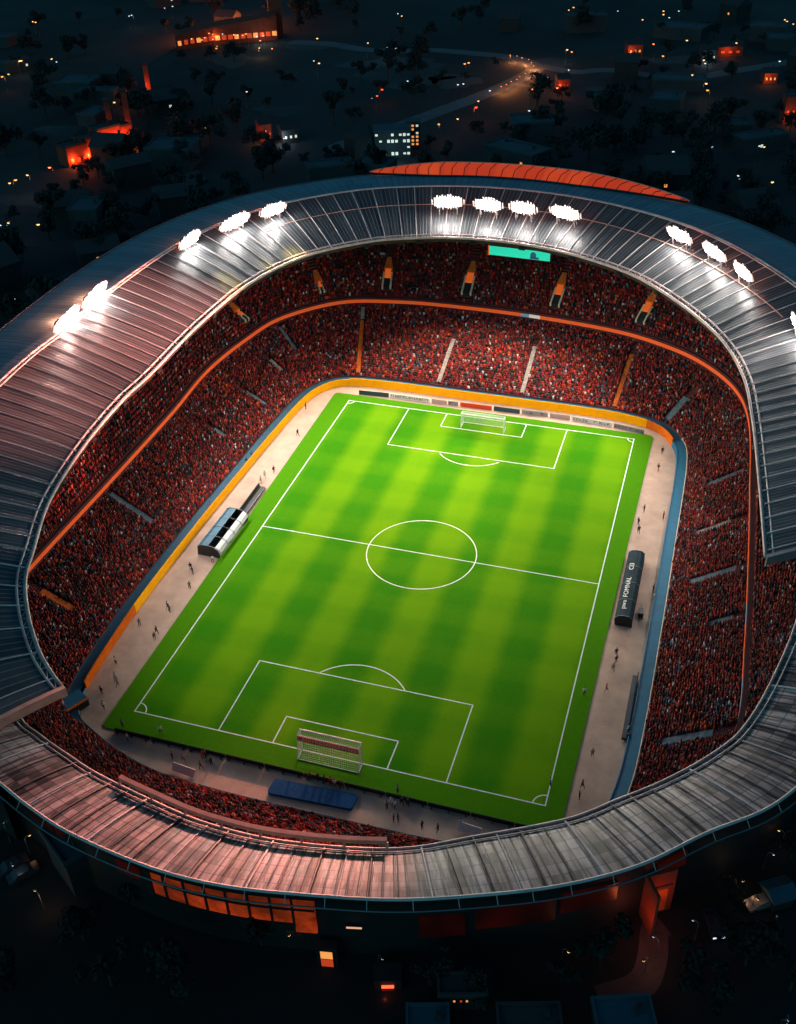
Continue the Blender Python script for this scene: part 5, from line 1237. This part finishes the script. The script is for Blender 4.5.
m = MB(); m.box((0, -.1, zc - GZ + .9), (1.5, .2, .35)); m.build('sign', M_red, t); m = MB(); m.box((0, -.06, zc - GZ - .5), (1.5, .12, 2.0)); m.build('door', M_redwall, t); point('lamp_light', p + Vector((0, -1.2, zc - GZ)), 20, (1, .15, .05), .2)
# red gate and its path
p = at(640, 906, GZ); i = idx_near(FI, p[:2]); gp = Vector((*(FI[i] + NN[i] * 2.0), GZ)); t = thing('gate_tower', 'red lit gate with an open door beneath the near roof', 'gate', gp, .55)
m = MB(); m.box((-1.2, 0, 4.2), (.4, 3.4, 8.4)); m.build('side_wall', M_redwall, t); m = MB(); m.box((.9, 1.5, 4.2), (3.8, .4, 8.4)); m.build('front_wall', M_redwall, t)
m = MB(); m.box((.9, 1.27, 2.6), (2.0, .08, 4.4)); m.build('doorway', M_fac_lit, t); m = MB(); m.box((.9, 1.24, 5.6), (3.0, .06, .3)); m.build('lintel', M_tile, t)
point('lamp_light', gp + Vector((1.2, -.9, 5.0)), 130, (1, .16, .06), .3)
point('lamp_light', gp + Vector((-2.5, -3.2, 4.0)), 160, (1, .16, .06), .3)  # added light with no lamp, brightens the left face of the gate
pth = catmull(np.array([gp[:2] + np.array((1, 0)) if False else (gp.x + 1, gp.y + .2), at(655, 930)[:2], at(652, 960)[:2], at(640, 985)[:2], at(600, 1000)[:2]], float), False, step=1.0); pn_ = normals2(pth, False, 3)
sec = np.zeros((len(pth), 2, 3)); sec[:, 0, :2] = pth + pn_ * 1.8; sec[:, 1, :2] = pth - pn_ * 1.8; sec[:, :, 2] = GZ + .012
m = MB(); m.add(*strip(sec)); tag(m.build('path', M_path), kind='structure')
for u, v, k, wt, lab in ((785, 832, 'small', 60, 'warm lamp post at the right edge below the roof rim'), (768, 852, 'smallcold', 0, 'white lamp post left of the warm one at the right edge'), (711, 864, 'smallcold', 0, 'dim white lamp post closest under the right roof rim'), (730, 874, 'small', 60, 'upper of two warm lamp posts in a row at the right'), (739, 883, 'small', 60, 'lower of two warm lamp posts in a row at the right'), (756, 893, 'small', 45, 'bright orange lamp beside the blue roofed house'),
                        (699, 923, 'smallcold', 0, 'white lamp post left of the lit parked car'), (776, 920, 'smallcold', 0, 'white lamp post below the blue roofed house'), (659, 940, 'smallcold', 0, 'small white lamp post near the gate path'), (648, 956, 'small', 120, 'warm lamp post beside the gate path'), (783, 1018, 'smallcold', 0, 'left white lamp post in the bottom right corner'), (788, 1013, 'smallcold', 0, 'right white lamp post in the bottom right corner'),
                        (378, 954, 'smallcold', 0, 'white lamp post before the dark outer wall near the centre'), (291, 929, 'small', 30, 'reddish lamp post right under the orange glass bays'), (4, 826, 'smallcold', 0, 'dim white lamp post at the left edge under the rim'), (24, 838, 'small', 50, 'warm lamp post under the left roof rim'), (10, 861, 'smallcold', 60, 'white lamp post beside the parked cars at the left'), (38, 893, 'small', 220, 'strong orange lamp post in the left foreground'), (563, 948, 'small', 25, 'warm lamp post left of the gate path'), (743, 812, 'small', 0, 'tiny reddish lamp close under the roof rim at right')):
    lamp(u, v, k, wt, lab, 'lamp posts around the near side of the stadium', .8)
p, i = on_facade(354, 928, .5); q = p; t = thing('strip_light', 'short warm strip light on the dark outer wall', 'strip light', (q[0], q[1], p.z), math.atan2(NN[i, 1], NN[i, 0]) + math.pi / 2)
m = MB(); m.box((0, 0, 0), (1.9, .12, .2)); m.build('tube', emit_mat('strip tube', (1, .5, .3), .8), t); m = MB(); m.box((0, .12, 0), (2.1, .12, .3)); m.build('housing', M_black, t)
# parked cars
def car_meshes():
    out = {}
    prof = [(-2.1, .35), (-2.15, .8), (-1.3, .95), (-.75, 1.42), (.75, 1.45), (1.45, .98), (2.05, .85), (2.1, .35)]
    m = MB(); n = len(prof); vs = [(x, -.85 * (.86 if z > 1.2 else 1), z) for x, z in prof] + [(x, .85 * (.86 if z > 1.2 else 1), z) for x, z in prof]
    m.add(vs, [tuple(range(n))[::-1], tuple(range(n, 2 * n))] + [(k, (k + 1) % n, n + (k + 1) % n, n + k) for k in range(n)]); out['body'] = (m, None)
    m = MB(); m.box((0, 0, 1.2), (1.7, 1.55, .34)); out['glasshouse'] = (m, M_black)
    res = {}
    for k, (m, mm) in out.items():
        me = bpy.data.meshes.new(k); me.from_pydata(m.v, [], m.f); me.materials.append(mm or M_wall2); res[k] = me
    m = MB(); m.tube([(0, -.1, 0), (0, .1, 0)], .33, 12); me = bpy.data.meshes.new('wheel'); me.from_pydata(m.v, [], m.f); me.materials.append(M_seat); res['wheel'] = me
    m = MB(); m.box((0, 0, 0), (.08, .4, .2)); me = bpy.data.meshes.new('headlight'); me.from_pydata(m.v, [], m.f); me.materials.append(M_cold); res['headlight'] = me
    return res
CAR = car_meshes()
M_paint = {'silver': mat('silver car paint', (.4, .4, .41), .3, .6), 'red': mat('red car paint', (.3, .03, .02), .3), 'dark': mat('dark car paint', (.03, .035, .045), .3)}
def car(u, v, rz, col, lab, lit):
    p = pbox(u, v); t = thing('parked_car', lab, 'car', p, rz); me = CAR['body'].copy(); me.materials[0] = M_paint[col]
    link(bpy.data.objects.new('body', me), t); link(bpy.data.objects.new('glasshouse', CAR['glasshouse']), t)
    for x in (-1.3, 1.3):
        for y in (-.8, .8): w_ = link(bpy.data.objects.new('wheel', CAR['wheel']), t); w_.location = (x, y, .33)
    for y in (-.55, .55):
        hl = CAR['headlight'] if lit else CAR['headlight'].copy()
        if not lit: hl.materials[0] = M_grey
        w_ = link(bpy.data.objects.new('headlight', hl), t); w_.location = (2.1, y, .68)
car(713, 926, -1.2, 'dark', 'dark parked car with its headlights on in the right foreground', True); car(14, 868, -2.2, 'dark', 'dark parked car, nearest the white lamp post at left', False); car(24, 876, -2.2, 'dark', 'dark parked car between another dark car and the orange lamp', False); car(760, 905, .6, 'silver', 'silver parked car beside the blue roofed house', False)
# ------------------------------------------------------------------ render settings
vs_ = S.view_settings; vs_.view_transform = 'Standard'; vs_.look = 'None'; vs_.exposure = 0; vs_.gamma = 1; vs_.use_curve_mapping = False
S.cycles.use_denoising = True; S.cycles.max_bounces = 4; S.cycles.diffuse_bounces = 2; S.cycles.glossy_bounces = 2; S.cycles.transmission_bounces = 2
S.cycles.sample_clamp_indirect = 4; S.cycles.use_light_tree = True; S.cycles.caustics_reflective = False; S.cycles.caustics_refractive = False
